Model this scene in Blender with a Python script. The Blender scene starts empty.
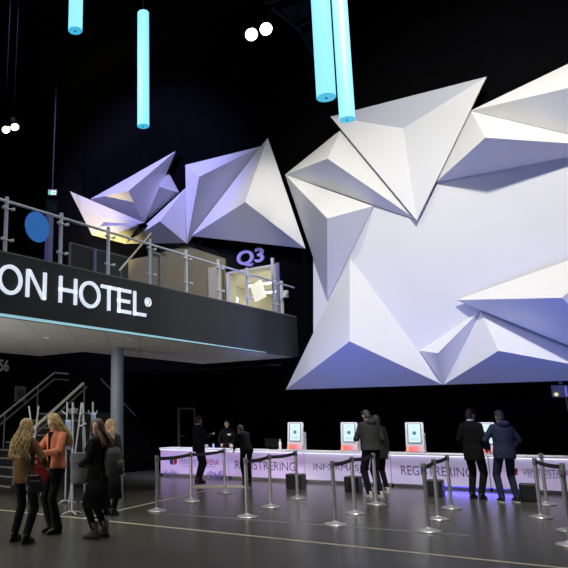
import bpy, bmesh, math, random
from mathutils import Vector, Matrix, Quaternion
random.seed(7)
PI = math.pi
SC = bpy.context.scene
COL = SC.collection
V = Vector

# ------------------------------------------------------------------ camera
F, CX, CY, H = 672.0, 140.0, 284.0, 1.5
PITCH = math.atan(137 / 672)
cam = bpy.data.objects.new('camera', bpy.data.cameras.new('camera'))
COL.objects.link(cam)
cam.location = (0, 0, H)
cam.rotation_euler = (PI / 2 + PITCH, 0, 0)
cam.data.sensor_width = 36
cam.data.lens = F / 568 * 36
cam.data.shift_x = (284 - CX) / 568
cam.data.clip_end = 200
SC.camera = cam
SC.view_settings.view_transform = 'Standard'
SC.view_settings.look = 'None'
SC.view_settings.exposure = 0
SC.view_settings.gamma = 1
SC.view_settings.use_curve_mapping = False

# ------------------------------------------------------------------ measuring: photo point -> place on a known plane
def ray(x, y):
    u = (x - CX) / F; v = (CY - y) / F
    c, s = math.cos(PITCH), math.sin(PITCH)
    return V((u, c - v * s, s + v * c))
def gz(x, y, z=0.0):
    r = ray(x, y); t = (z - H) / r.z
    return V((0, 0, H)) + r * t
def pl(x, y, p0, n):
    o = V((0, 0, H)); r = ray(x, y)
    return o + r * ((V(p0) - o).dot(n) / r.dot(n))

# hall frame B: x runs along the balcony front (away), y into the balcony, z up
q0 = gz(0, 316, 3.0); r0 = gz(298, 357, 3.0); q0.z = r0.z = 0
BD = (r0 - q0).normalized(); BN = V((-BD.y, BD.x, 0))
FB = Matrix.Translation(q0) @ Matrix.Rotation(math.atan2(BD.y, BD.x), 4, 'Z')
FBi = FB.inverted()
BANG = math.atan2(BD.y, BD.x)
def onX(px, py, X): return FBi @ pl(px, py, q0 + BD * X, BD)
def onY(px, py, Y): return FBi @ pl(px, py, q0 + BN * Y, BN)
# counter frame C: x along the counter, y behind it, z up
c0 = gz(162, 476.2); c1 = gz(568, 495.5)
CD = (c1 - c0).normalized(); CN = V((-CD.y, CD.x, 0))
CANG = math.atan2(CD.y, CD.x)
FC = Matrix.Translation(c0) @ Matrix.Rotation(CANG, 4, 'Z')
FCi = FC.inverted()
def onC(px, py, Y): return FCi @ pl(px, py, c0 + CN * Y, CN)
I4 = Matrix.Identity(4)

# ------------------------------------------------------------------ materials
def mat(name, col, rough=0.6, metal=0.0, emit=None, es=0.0, noise=0.0, nscale=20, spec=0.5, bump=0.0, col2=None):
    m = bpy.data.materials.new(name); m.use_nodes = True
    nt = m.node_tree; b = nt.nodes['Principled BSDF']
    b.inputs['Base Color'].default_value = (*col, 1)
    b.inputs['Roughness'].default_value = rough
    b.inputs['Metallic'].default_value = metal
    b.inputs['Specular IOR Level'].default_value = spec
    if emit:
        b.inputs['Emission Color'].default_value = (*emit, 1)
        b.inputs['Emission Strength'].default_value = es
    if noise > 0 or col2 or bump:
        tc = nt.nodes.new('ShaderNodeTexCoord')
        n = nt.nodes.new('ShaderNodeTexNoise'); n.inputs['Scale'].default_value = nscale
        n.inputs['Detail'].default_value = 5
        nt.links.new(tc.outputs['Object'], n.inputs['Vector'])
        if noise > 0 or col2:
            r = nt.nodes.new('ShaderNodeValToRGB')
            a = col2 or tuple(c * (1 - noise) for c in col)
            r.color_ramp.elements[0].color = (*a, 1); r.color_ramp.elements[0].position = .32
            r.color_ramp.elements[1].color = (*col, 1); r.color_ramp.elements[1].position = .68
            nt.links.new(n.outputs['Fac'], r.inputs['Fac'])
            nt.links.new(r.outputs['Color'], b.inputs['Base Color'])
        if bump:
            bp = nt.nodes.new('ShaderNodeBump'); bp.inputs['Strength'].default_value = bump
            bp.inputs['Distance'].default_value = .01
            nt.links.new(n.outputs['Fac'], bp.inputs['Height'])
            nt.links.new(bp.outputs['Normal'], b.inputs['Normal'])
    return m
def emat(name, col, s):
    return mat(name, (.02, .02, .02), emit=col, es=s)
def glassmat():
    m = bpy.data.materials.new('clear_glass'); m.use_nodes = True
    nt = m.node_tree; nt.nodes.remove(nt.nodes['Principled BSDF'])
    out = nt.nodes['Material Output']
    t = nt.nodes.new('ShaderNodeBsdfTransparent'); t.inputs['Color'].default_value = (.97, .98, .98, 1)
    g = nt.nodes.new('ShaderNodeBsdfGlossy'); g.inputs['Roughness'].default_value = .03
    lw = nt.nodes.new('ShaderNodeLayerWeight'); lw.inputs['Blend'].default_value = .5
    pw = nt.nodes.new('ShaderNodeMath'); pw.operation = 'POWER'; pw.inputs[1].default_value = 4
    f = nt.nodes.new('ShaderNodeMath'); f.operation = 'MULTIPLY_ADD'; f.inputs[1].default_value = .12; f.inputs[2].default_value = .004
    nt.links.new(lw.outputs['Facing'], pw.inputs[0]); nt.links.new(pw.outputs[0], f.inputs[0])
    mx = nt.nodes.new('ShaderNodeMixShader')
    nt.links.new(f.outputs[0], mx.inputs[0]); nt.links.new(t.outputs[0], mx.inputs[1]); nt.links.new(g.outputs[0], mx.inputs[2])
    nt.links.new(mx.outputs[0], out.inputs['Surface'])
    return m
def floormat():
    m = bpy.data.materials.new('polished_concrete'); m.use_nodes = True
    nt = m.node_tree; b = nt.nodes['Principled BSDF']
    tc = nt.nodes.new('ShaderNodeTexCoord')
    n = nt.nodes.new('ShaderNodeTexNoise'); n.inputs['Scale'].default_value = .7; n.inputs['Detail'].default_value = 8
    n2 = nt.nodes.new('ShaderNodeTexNoise'); n2.inputs['Scale'].default_value = 6; n2.inputs['Detail'].default_value = 6
    ad = nt.nodes.new('ShaderNodeMath'); ad.operation = 'MULTIPLY_ADD'; ad.inputs[1].default_value = .35
    r = nt.nodes.new('ShaderNodeValToRGB')
    r.color_ramp.elements[0].position = .45; r.color_ramp.elements[0].color = (.058, .058, .051, 1)
    r.color_ramp.elements[1].position = .9; r.color_ramp.elements[1].color = (.074, .074, .066, 1)
    rr = nt.nodes.new('ShaderNodeMapRange'); rr.inputs[3].default_value = .23; rr.inputs[4].default_value = .28
    for nn in (n, n2): nt.links.new(tc.outputs['Object'], nn.inputs['Vector'])
    nt.links.new(n2.outputs['Fac'], ad.inputs[0]); nt.links.new(n.outputs['Fac'], ad.inputs[2])
    nt.links.new(ad.outputs[0], r.inputs['Fac']); nt.links.new(r.outputs['Color'], b.inputs['Base Color'])
    nt.links.new(n.outputs['Fac'], rr.inputs[0]); nt.links.new(rr.outputs[0], b.inputs['Roughness'])
    return m
def tilemat():
    m = mat('soffit_tile', (.6, .6, .57), .8)
    nt = m.node_tree; b = nt.nodes['Principled BSDF']
    tc = nt.nodes.new('ShaderNodeTexCoord'); br = nt.nodes.new('ShaderNodeTexBrick')
    br.offset = 0; br.inputs['Scale'].default_value = 1
    br.inputs['Brick Width'].default_value = .6; br.inputs['Row Height'].default_value = .6
    br.inputs['Mortar Size'].default_value = .012
    br.inputs['Color1'].default_value = (.6, .6, .57, 1); br.inputs['Color2'].default_value = (.56, .56, .535, 1)
    br.inputs['Mortar'].default_value = (.42, .42, .40, 1)
    nt.links.new(tc.outputs['Object'], br.inputs['Vector']); nt.links.new(br.outputs['Color'], b.inputs['Base Color'])
    return m
def kioskglow():
    m = mat('kiosk_orange_pink', (.05, .03, .03), .4)
    nt = m.node_tree; b = nt.nodes['Principled BSDF']
    tc = nt.nodes.new('ShaderNodeTexCoord'); sp = nt.nodes.new('ShaderNodeSeparateXYZ')
    r = nt.nodes.new('ShaderNodeValToRGB'); mr = nt.nodes.new('ShaderNodeMapRange')
    mr.inputs[1].default_value = -.19; mr.inputs[2].default_value = .19
    e = r.color_ramp.elements
    e.new(.22); e.new(.6)
    for k, c in zip(sorted(e, key=lambda q: q.position), ((1, .45, .25), (1, .10, .02), (.95, .16, .18), (.75, .55, .65))): k.color = (*c, 1)
    nt.links.new(tc.outputs['Object'], sp.inputs[0]); nt.links.new(sp.outputs[0], mr.inputs[0])
    nt.links.new(mr.outputs[0], r.inputs[0]); nt.links.new(r.outputs['Color'], b.inputs['Emission Color'])
    b.inputs['Emission Strength'].default_value = .8
    return m
M = dict(
    floor=floormat(), tile=tilemat(), glass=glassmat(), kglow=kioskglow(),
    black=mat('black_wall', (.0022, .0022, .003), 1.0, noise=.3, nscale=3, spec=.05),
    fascia=mat('dark_fascia', (.021, .027, .029), .55, noise=.15, nscale=4),
    panel=mat('white_sculpture_panel', (.69, .69, .69), .75, noise=.02, nscale=2),
    steel=mat('brushed_steel', (.78, .80, .90), .35, .2, noise=.12, nscale=40),
    chrome=mat('stanchion_metal', (.46, .46, .47), .30, .5, noise=.1, nscale=30),
    dark=mat('dark_plastic', (.012, .012, .014), .5, noise=.2, nscale=30),
    belt=mat('black_belt', (.008, .008, .01), .8, bump=.2, nscale=200),
    grey=mat('grey_metal', (.2, .2, .2), .5, noise=.1),
    column=mat('painted_column', (.21, .26, .33), .5, noise=.08, nscale=3),
    letter=mat('sign_letter', (.85, .87, .9), .5, emit=(.72, .82, 1), es=.72),
    purple=mat('purple_glow', (.25, .2, .5), .5, emit=(.35, .3, .75), es=.35),  # letter colour carries a glow of its own
    ledblue=emat('led_blue', (.45, .85, 1), .62),
    tube=mat('glowing_tube', (.1, .2, .25), .4, emit=(.27, .76, 1.0), es=1.15),
    tubeend=mat('tube_cap', (.1, .4, .5), .4, emit=(.06, .55, .85), es=.8),
    line=mat('floor_tape', (.40, .385, .27), .6, noise=.25, nscale=8),
    faint_strip=mat('floor_faint_strip', (.15, .17, .165), .35, noise=.2, nscale=5),
    counter=mat('counter_white', (.75, .75, .78), .45, noise=.03),
    print=mat('counter_print_glow', (.70, .62, .86), .55, emit=(.66, .56, .88), es=.34, noise=.10, nscale=.8),  # glow put into the print, standing in for lamp light on the panels
    print2=mat('counter_print_pink_glow', (.70, .55, .86), .55, emit=(.66, .46, .88), es=.34, noise=.12, nscale=1.1),  # pinker print with the same put-in glow
    led=emat('led_white', (.82, .88, 1), 2.2),
    ledtoe=emat('led_toe_blue', (.12, .10, 1), 1.6),
    ink=mat('violet_ink', (.17, .13, .37), .6, noise=.1), inkl=mat('pale_violet_ink', (.40, .30, .70), .6, noise=.2),
    red=mat('red_ink', (.6, .03, .06), .6, noise=.1), navy=mat('navy_ink', (.05, .05, .2), .6, noise=.1),
    pinkred=mat('pink_red_ink', (.62, .12, .3), .6, noise=.1),
    kiosk=mat('kiosk_white', (.60, .61, .63), .4, noise=.03),
    kgrey=mat('kiosk_bezel', (.16, .17, .18), .4, noise=.1),
    screen=emat('kiosk_screen', (.70, .93, .97), .95), teal=emat('screen_teal', (.01, .25, .38), .8), pale=emat('screen_text', (.45, .75, .85), .8),
    spot=emat('lamp_lens', (1, .98, .82), 9), exitw=emat('exit_white', (.85, 1, .92), 1.0), exitg=emat('exit_green', (.05, .65, .3), .9),
    exitd=emat('exit_dark_green', (.0, .12, .05), .5),
    blue=mat('blue_decal', (.03, .17, .60), .5, emit=(.03, .19, .62), es=.34),  # decal brightened by a glow put into its colour
    violet=mat('violet_column', (.22, .22, .48), .5, noise=.1),
    violetwall=mat('dark_violet_wall', (.05, .05, .10), .8, noise=.2, nscale=3),
    olive=mat('olive_lit_patch', (.26, .23, .07), .8, noise=.08, nscale=3),
    dgreen=mat('dark_green_panel', (.02, .035, .03), .6, noise=.15),
    warmwhite=mat('corridor_white', (.72, .70, .60), .7, noise=.04),
    fluo=emat('fluorescent', (1, .98, .9), 4),
    step=mat('stair_step', (.02, .02, .02), .6, noise=.2), nose=mat('stair_nosing', (.22, .22, .21), .5, noise=.1),
    rail=mat('handrail_pale', (.75, .72, .58), .4, .2, noise=.08), railg=mat('handrail_grey', (.16, .17, .17), .4, .3, noise=.1),
    number=mat('grey_number', (.30, .30, .31), .6, noise=.05), pict=mat('pictogram_grey', (.09, .09, .085), .6, noise=.1),
    stand=mat('stand_white', (.36, .38, .42), .4, noise=.06), cloth=mat('pale_blue_cloth', (.36, .46, .68), .85, noise=.15, nscale=9),
    bottle=mat('white_bottle', (.72, .72, .70), .4, noise=.04),
    beige_tone=mat('pale_beige', (.40, .38, .30), .9, noise=.15, nscale=30),
    truss=mat('truss_grey', (.03, .03, .045), .6, noise=.2),
    truss2=mat('grid_panel', (.06, .06, .08), .7, noise=.1),
    # people
    skin=mat('skin', (.52, .30, .22), .55, noise=.08, nscale=12), skin2=mat('skin_pale', (.60, .38, .30), .55, noise=.08, nscale=12),
    lip=mat('lip', (.35, .10, .09), .5, noise=.05), eye=mat('eye_dark', (.02, .016, .014), .3, noise=.1),
    blond=mat('blond_hair', (.50, .35, .14), .5, col2=(.21, .13, .05), nscale=26),
    blond2=mat('light_blond_hair', (.56, .41, .18), .5, col2=(.28, .18, .07), nscale=26),
    ash=mat('ash_blond_hair', (.42, .27, .14), .5, col2=(.18, .10, .07), nscale=20),
    brunette=mat('brown_hair', (.11, .05, .022), .5, col2=(.05, .022, .011), nscale=24),
    darkhair=mat('dark_hair', (.022, .016, .012), .6, col2=(.01, .008, .007), nscale=30),
    brownhair=mat('short_brown_hair', (.05, .035, .025), .6, col2=(.022, .016, .012), nscale=30),
    greyhair=mat('grey_hair', (.14, .13, .11), .6, col2=(.06, .055, .05), nscale=30),
    brownjk=mat('brown_suede', (.14, .072, .032), .9, noise=.25, nscale=14, spec=.12, bump=.3),
    orangejk=mat('salmon_jacket', (.64, .22, .125), .85, noise=.2, nscale=14, spec=.12, bump=.3),
    blackcl=mat('black_cloth', (.0045, .0045, .0055), .9, noise=.3, nscale=16, spec=.2, bump=.3),
    suit=mat('dark_suit', (.013, .014, .019), .85, noise=.2, nscale=16, spec=.12, bump=.2),
    greyjk=mat('charcoal_jacket', (.045, .047, .047), .8, noise=.25, nscale=12, spec=.12, bump=.3),
    olivejk=mat('dark_olive_coat', (.03, .034, .03), .8, noise=.25, nscale=12, spec=.12, bump=.3),
    navyjk=mat('navy_jacket', (.026, .034, .075), .75, noise=.25, nscale=12, spec=.12, bump=.3),
    jeans=mat('dark_jeans', (.022, .03, .062), .85, spec=.12, noise=.25, nscale=22), dkjeans=mat('blue_black_jeans', (.007, .009, .015), .85, spec=.12, noise=.25, nscale=22),
    shoe=mat('black_shoe', (.008, .008, .009), .45, noise=.2), boot=mat('grey_boot', (.085, .08, .072), .7, noise=.2, nscale=20),
    brownshoe=mat('brown_shoe', (.07, .045, .025), .5, noise=.2), wshoe=mat('white_sneaker', (.55, .54, .52), .6, noise=.05),
    shirt=mat('white_shirt', (.62, .62, .64), .7, noise=.04),
    redbag=mat('red_bag', (.34, .012, .016), .6, noise=.2, nscale=12), blackbag=mat('black_leather_bag', (.010, .011, .013), .4, noise=.2),
    tote=mat('grey_white_canvas', (.24, .255, .27), .85, noise=.25, nscale=9), pack=mat('charcoal_backpack', (.045, .046, .046), .8, noise=.2, nscale=14),
)

# ------------------------------------------------------------------ mesh helpers
def link(o): COL.objects.link(o); return o
def add_box(bm, c, s, rot=None):
    m = Matrix.Translation(V(c)) @ (rot.to_4x4() if rot else I4) @ Matrix.Diagonal((s[0], s[1], s[2], 1))
    bmesh.ops.create_cube(bm, size=1, matrix=m)
def add_bevbox(bm, c, s, b=.01, rot=None, seg=2):
    t = bmesh.new(); bmesh.ops.create_cube(t, size=1, matrix=Matrix.Diagonal((s[0], s[1], s[2], 1)))
    bmesh.ops.bevel(t, geom=t.edges[:], offset=b, segments=seg, affect='EDGES', profile=.5)
    m = Matrix.Translation(V(c)) @ (rot.to_4x4() if rot else I4)
    merge(bm, t, m)
def merge(bm, t, m=I4):
    mp = {v: bm.verts.new(m @ v.co) for v in t.verts}
    for f in t.faces:
        try: bm.faces.new([mp[v] for v in f.verts])
        except ValueError: pass
    t.free()
def frame_of(d):
    d = d.normalized(); a = V((0, 0, 1)) if abs(d.z) < .95 else V((0, 1, 0))
    x = a.cross(d).normalized(); y = d.cross(x); return x, y
def add_tube(bm, pts, r, seg=10, cap=True):
    pts = [V(p) for p in pts]; n = len(pts)
    rs = r if isinstance(r, (list, tuple)) else [r] * n
    rings = []; px = None
    for i, p in enumerate(pts):
        d = (pts[min(i + 1, n - 1)] - pts[max(i - 1, 0)])
        x, y = frame_of(d)
        if px is not None:
            x = (px - d.normalized() * px.dot(d.normalized())).normalized(); y = d.normalized().cross(x)
        px = x
        rings.append([bm.verts.new(p + (x * math.cos(2 * PI * k / seg) + y * math.sin(2 * PI * k / seg)) * rs[i]) for k in range(seg)])
    for a, b in zip(rings, rings[1:]):
        for k in range(seg): bm.faces.new((a[k], a[(k + 1) % seg], b[(k + 1) % seg], b[k]))
    if cap: bm.faces.new(rings[0][::-1]); bm.faces.new(rings[-1])
def add_loft(bm, rings, seg=20, fn=None):
    """rings: (center, rx, ry[, squareness]) in horizontal slices, closed"""
    R = []
    for c, rx, ry in rings:
        row = []
        for k in range(seg):
            a = 2 * PI * k / seg
            p = V(c) + V((math.cos(a) * rx, math.sin(a) * ry, 0))
            row.append(bm.verts.new(fn(p) if fn else p))
        R.append(row)
    for a, b in zip(R, R[1:]):
        for k in range(seg): bm.faces.new((a[k], a[(k + 1) % seg], b[(k + 1) % seg], b[k]))
    bm.faces.new(R[0][::-1]); bm.faces.new(R[-1])
def add_lathe(bm, c, prof, seg=24):
    add_loft(bm, [((c[0], c[1], c[2] + z), r, r) for r, z in prof], seg)
def add_ell(bm, c, r, rot=None, u=18, v=12):
    m = Matrix.Translation(V(c)) @ (rot.to_4x4() if rot else I4) @ Matrix.Diagonal((r[0], r[1], r[2], 1))
    bmesh.ops.create_uvsphere(bm, u_segments=u, v_segments=v, radius=1, matrix=m)
def add_prism(bm, poly, fn, d0, d1):
    """poly: 2-D points; fn(u, v, d) -> 3-D"""
    a = [bm.verts.new(fn(u, v, d0)) for u, v in poly]; b = [bm.verts.new(fn(u, v, d1)) for u, v in poly]
    n = len(poly)
    bm.faces.new(a[::-1]); bm.faces.new(b)
    for i in range(n): bm.faces.new((a[i], a[(i + 1) % n], b[(i + 1) % n], b[i]))
def add_ring(bm, fn, cx, cz, rx, rz, t, d0, d1, seg=40, a0=0, a1=2 * PI):
    full = abs(a1 - a0 - 2 * PI) < 1e-6; n = seg + (0 if full else 1); rows = []
    for k in range(n):
        a = a0 + (a1 - a0) * k / seg; c, s = math.cos(a), math.sin(a)
        rows.append([bm.verts.new(fn(cx + c * (rx - o), cz + s * (rz - o), d)) for o, d in ((0, d0), (0, d1), (t, d1), (t, d0))])
    for i in range(n if full else n - 1):
        a, b = rows[i], rows[(i + 1) % n]
        for k in range(4): bm.faces.new((a[k], a[(k + 1) % 4], b[(k + 1) % 4], b[k]))
    if not full: bm.faces.new(rows[0]); bm.faces.new(rows[-1][::-1])
def fix(bm):
    bmesh.ops.recalc_face_normals(bm, faces=bm.faces[:])

MW = {}
def root_m(p):
    while p.parent: p = p.parent
    return MW[p.name]
def obj(name, bm, m, parent=None, fm=I4, smooth=False, world=False):
    """link one mesh object; fm maps the mesh's coordinates to the world; with a parent it becomes a part"""
    fix(bm)
    t = fm
    if parent: t = root_m(parent).inverted() @ fm
    bm.transform(t)
    me = bpy.data.meshes.new(name); bm.to_mesh(me); bm.free()
    me.materials.append(m)
    if smooth:
        for p in me.polygons: p.use_smooth = True
    o = link(bpy.data.objects.new(name, me))
    if parent: o.parent = parent
    else: MW[o.name] = I4
    return o
def smooth_by_angle(o, ang=.7):
    me = o.data; bm = bmesh.new(); bm.from_mesh(me)
    for f in bm.faces: f.smooth = True
    for e in bm.edges:
        if len(e.link_faces) == 2 and e.calc_face_angle(0) > ang: e.smooth = False
    bm.to_mesh(me); bm.free(); return o
def thing(name, label, cat, loc=(0, 0, 0), rotz=0, group=None):
    o = link(bpy.data.objects.new(name, None)); o.empty_display_size = .1
    o.location = loc; o.rotation_euler = (0, 0, rotz)
    o['label'] = label; o['category'] = cat
    if group: o['group'] = group
    MW[o.name] = Matrix.Translation(V(loc)) @ Matrix.Rotation(rotz, 4, 'Z')
    return o
def tag(o, label, cat, group=None):
    o['label'] = label; o['category'] = cat
    if group: o['group'] = group
    return o
def struct(name, bm, m, fm=I4):
    o = obj(name, bm, m, fm=fm); o['kind'] = 'structure'; return o
def origin_to(o, loc):
    o.data.transform(Matrix.Translation(-V(loc))); o.location = loc
def copy_tree(o, parent=None):
    c = o.copy(); COL.objects.link(c)
    if parent: c.parent = parent
    for ch in list(o.children): copy_tree(ch, c)
    return c
def remesh(bm, vox, smooth=2):
    """union of overlapping closed shapes as one continuous surface"""
    fix(bm)
    me = bpy.data.meshes.new('t'); bm.to_mesh(me); bm.free()
    o = link(bpy.data.objects.new('t', me))
    r = o.modifiers.new('r', 'REMESH'); r.mode = 'VOXEL'; r.voxel_size = vox
    if smooth:
        s = o.modifiers.new('s', 'SMOOTH'); s.iterations = smooth; s.factor = .5
    dg = bpy.context.evaluated_depsgraph_get()
    nm = bpy.data.meshes.new_from_object(o.evaluated_get(dg))
    bpy.data.objects.remove(o); bpy.data.meshes.remove(me)
    out = bmesh.new(); out.from_mesh(nm); bpy.data.meshes.remove(nm)
    return out
def text_bm(s, x0, x1, z0, z1, fn, d0=0, d1=.004, offset=0):
    """lettering fitted to a rectangle; fn(u, v, d) -> 3-D"""
    cu = bpy.data.curves.new('t', 'FONT'); cu.body = s; cu.extrude = .5; cu.offset = offset
    o = link(bpy.data.objects.new('t', cu))
    dg = bpy.context.evaluated_depsgraph_get(); dg.update()
    me = bpy.data.meshes.new_from_object(o.evaluated_get(dg))
    bpy.data.objects.remove(o); bpy.data.curves.remove(cu)
    xs = [v.co.x for v in me.vertices]; ys = [v.co.y for v in me.vertices]
    ax, bx, ay, by = min(xs), max(xs), min(ys), max(ys)
    for v in me.vertices:
        v.co = fn(x0 + (v.co.x - ax) / (bx - ax) * (x1 - x0), z0 + (v.co.y - ay) / (by - ay) * (z1 - z0), d0 + (v.co.z + .5) * (d1 - d0))
    bm = bmesh.new(); bm.from_mesh(me); bpy.data.meshes.remove(me)
    return bm

# ------------------------------------------------------------------ the setting
W = 8.7                                   # end wall carrying the sculptures: plane x = W in the hall frame
bm = bmesh.new(); add_box(bm, (3, 12, -.1), (60, 60, .2)); struct('floor', bm, M['floor'])
bm = bmesh.new(); add_box(bm, (4, -2, 13.1), (40, 40, .2)); struct('ceiling', bm, M['black'], FB)
bm = bmesh.new()
PY0, PY1, PZ0, PZ1 = .47, 2.02, 3.35, 5.38    # opening of the upper corridor
for (y0, y1, z0, z1) in ((-18, PY0, 2.26, 13), (PY1, 18, 2.9, 13), (PY0, PY1, 2.9, PZ0), (PY0, PY1, PZ1, 13)):
    add_box(bm, (W + .2, (y0 + y1) / 2, (z0 + z1) / 2), (.4, y1 - y0, z1 - z0))
struct('wall_end', bm, M['black'], FB)
bm = bmesh.new(); add_box(bm, (13.1, 0, 1.6), (.3, 40, 3.2)); struct('wall_back', bm, M['black'], FB)
bm = bmesh.new(); add_box(bm, (11.1, -8, 2.4), (4.0, 17, .2)); struct('ceiling_undercroft', bm, M['black'], FB)
bm = bmesh.new(); add_box(bm, (3.5, 6.35, 1.5), (18.9, .3, 3.0)); struct('wall_left', bm, M['black'], FB)
# balcony
bm = bmesh.new()
add_box(bm, (.25, 2.25, 3.19), (8.2, 4.3, .30)); add_box(bm, (6.53, 1.5, 3.19), (4.34, 2.8, .30))
struct('floor_balcony', bm, M['fascia'], FB)
bm = bmesh.new()
add_box(bm, (.25, 2.25, 3.02), (8.2, 4.3, .04)); add_box(bm, (6.53, 1.5, 3.02), (4.34, 2.8, .04))
struct('ceiling_balcony', bm, M['tile'], FB)
bm = bmesh.new(); add_box(bm, (2.3, .05, 3.48), (12.76, .1, .96)); struct('wall_balcony', bm, M['fascia'], FB)
bm = bmesh.new(); add_prism(bm, [(-4, 2.995), (7.2, 2.995), (7.2, 3.005), (3, 3.03), (-4, 3.05)], lambda u, v, d: V((u, -d, v)), .002, .022)
t = obj('light_strip', bm, M['ledblue'], fm=FB); tag(t, 'thin glowing pale blue light strip along the bottom edge of the balcony', 'light')
# recessed lamps in the balcony soffit
lamp_txt = ['small recessed ceiling lamp under the balcony, nearest the left photo edge', 'small recessed ceiling lamp just left of the column top, near the blue strip',
            'small recessed ceiling lamp right of the column top under the balcony']
for i, (px, py) in enumerate(((47, 337.5), (130, 338.5), (147, 352.5))):
    p = gz(px, py, 2.998)
    bm = bmesh.new(); add_lathe(bm, (p.x, p.y, 2.978), [(.055, .022), (.075, .018), (.075, .006), (.06, 0), (.05, .012)], 20)
    t = obj('recessed_lamp', bm, M['bottle']); tag(t, lamp_txt[i], 'lamp', 'recessed lamps under the balcony'); origin_to(t, p)
# column
p = gz(116.5, 497.5)
t = thing('support_column', 'round blue-grey column holding up the balcony', 'column', (p.x, p.y, 0))
bm = bmesh.new(); add_lathe(bm, (p.x, p.y, 0), [(.132, .012), (.132, 3.0)], 36); smooth_by_angle(obj('shaft', bm, M['column'], t))
bm = bmesh.new(); add_lathe(bm, (p.x, p.y, 0), [(.15, 0), (.15, .01), (.136, .025)], 36); obj('base_ring', bm, M['grey'], t)
# corridor behind the upper opening
bm = bmesh.new()
x0, x1 = W + .4, W + 5
bm.free()
for nm, c_, d_ in (('floor_corridor', ((x0 + x1) / 2, 1.0, 3.3), (x1 - x0, 5, .1)), ('ceiling_corridor', ((x0 + x1) / 2, 1.0, 5.62), (x1 - x0, 5, .1)),
                   ('wall_corridor', (x1, 1.0, 4.46), (.1, 5, 2.2)), ('wall_corridor_left', ((x0 + x1) / 2, 3.55, 4.46), (x1 - x0, .1, 2.2)), ('wall_corridor_right', ((x0 + x1) / 2, -1.55, 4.46), (x1 - x0, .1, 2.2))):
    bm = bmesh.new(); add_box(bm, c_, d_); struct(nm, bm, M['warmwhite'], FB)
bm = bmesh.new()
for (y0, y1, z0, z1) in ((PY1 - .07, PY1 + .02, PZ0, PZ1), (PY0 - .02, PY0 + .07, PZ0, PZ1), (PY0, PY1, PZ1 - .05, PZ1)):
    add_box(bm, (W + .15, (y0 + y1) / 2, (z0 + z1) / 2), (.34, y1 - y0, z1 - z0))
struct('trim_1', bm, M['warmwhite'], FB)
# lit patch of the end wall, its pool of light built as an olive panel
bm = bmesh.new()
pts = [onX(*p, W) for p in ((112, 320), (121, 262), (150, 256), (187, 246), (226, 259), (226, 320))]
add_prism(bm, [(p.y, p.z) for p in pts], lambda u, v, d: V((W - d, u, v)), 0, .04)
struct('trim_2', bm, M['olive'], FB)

# ------------------------------------------------------------------ floor lines
def ground_strip(name, a, b, w, m, label, z=.002):
    a = gz(*a); b = gz(*b); d = (b - a).normalized(); n = V((-d.y, d.x, 0)) * w / 2
    bm = bmesh.new()
    vs = [bm.verts.new(p) for p in (a - n, b - n, b + n, a + n)]
    up = [bm.verts.new(v.co + V((0, 0, z))) for v in vs]
    bm.faces.new(vs[::-1]); bm.faces.new(up)
    for i in range(4): bm.faces.new((vs[i], vs[(i + 1) % 4], up[(i + 1) % 4], up[i]))
    t = obj(name, bm, m); t['kind'] = 'structure'; return t
ground_strip('trim_3', (-14, 508.5), (578, 569.5), .065, M['line'], 'l')
ground_strip('trim_4', (84, 518.2), (226, 486.2), .06, M['line'], 'l')
ground_strip('trim_5', (150, 512.5), (470, 535.5), .10, M['faint_strip'], 'l', .001)  # faint grey-green strip across the floor

# ------------------------------------------------------------------ wall sculptures
def facet_panel(parent, corners, prot, apex, aprot, name='faceted_panel'):
    if parent is S and name == 'faceted_panel': aprot *= 1.15
    cs = [onX(px, py, W - (prot[i] if isinstance(prot, (list, tuple)) else prot)) for i, (px, py) in enumerate(corners)]
    a = onX(*apex, W - aprot)
    n = len(cs); off = V((.03, 0, 0)); bm = bmesh.new()
    c = [bm.verts.new(p) for p in cs]; b = [bm.verts.new(p + off) for p in cs]; av = bm.verts.new(a); bv = bm.verts.new(a + off)
    for i in range(n):
        j = (i + 1) % n
        bm.faces.new((c[i], c[j], av)); bm.faces.new((b[j], b[i], bv)); bm.faces.new((c[i], b[i], b[j], c[j]))
    o = obj(name, bm, M['panel'], parent, FB)
    if name == 'faceted_panel':
        m = sum(cs, V()) / n; bm = bmesh.new()
        f = [bm.verts.new(m.lerp(p, .82) + off) for p in cs]; g = [bm.verts.new(V((W, q.co.y, q.co.z))) for q in f]
        bm.faces.new(f); bm.faces.new(g)
        for i in range(n): bm.faces.new((f[i], f[(i + 1) % n], g[(i + 1) % n], g[i]))
        obj('mounting_frame', bm, M['black'], o, FB)
    return o
p = FB @ V((W, -3, 2.24))
S = thing('wall_sculpture', 'huge white faceted sculpture with flat middle on the wall above the registration counter', 'sculpture', p, BANG)
bm = bmesh.new()
poly = [onX(*p, W - .22) for p in ((313.3, 245), (313.3, 332), (340, 360), (440, 383), (500, 372), (640, 374), (640, 150), (487, 152), (437, 183), (416.8, 220.3), (373, 205.5), (330, 195))]
add_prism(bm, [(p.y, p.z) for p in poly], lambda u, v, d: V((W - d, u, v)), 0, .22)
obj('flat_panel', bm, M['panel'], S, FB)
A_ = (285, 174.6)
facet_panel(S, [A_, (416.8, 219.8), (341, 129.5)], .24, (327.6, 158.6), .75)
facet_panel(S, [A_, (327.5, 299.5), (373.2, 206.1)], .26, (327.3, 218.5), .95)
facet_panel(S, [(349.7, 258), (285.8, 389.7), (443.2, 384.8)], .24, (349.7, 341.3), .95)
facet_panel(S, [(419.7, 350.7), (443.4, 384.8), (479.8, 311)], .25, (437.8, 353.2), .55)
facet_panel(S, [(480.6, 310.8), (443.6, 384.7), (647, 378)], .24, (498.5, 350.7), .85)
facet_panel(S, [(455.9, 300), (647, 377), (640, 235)], .34, (561.6, 297.8), 1.15)
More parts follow.
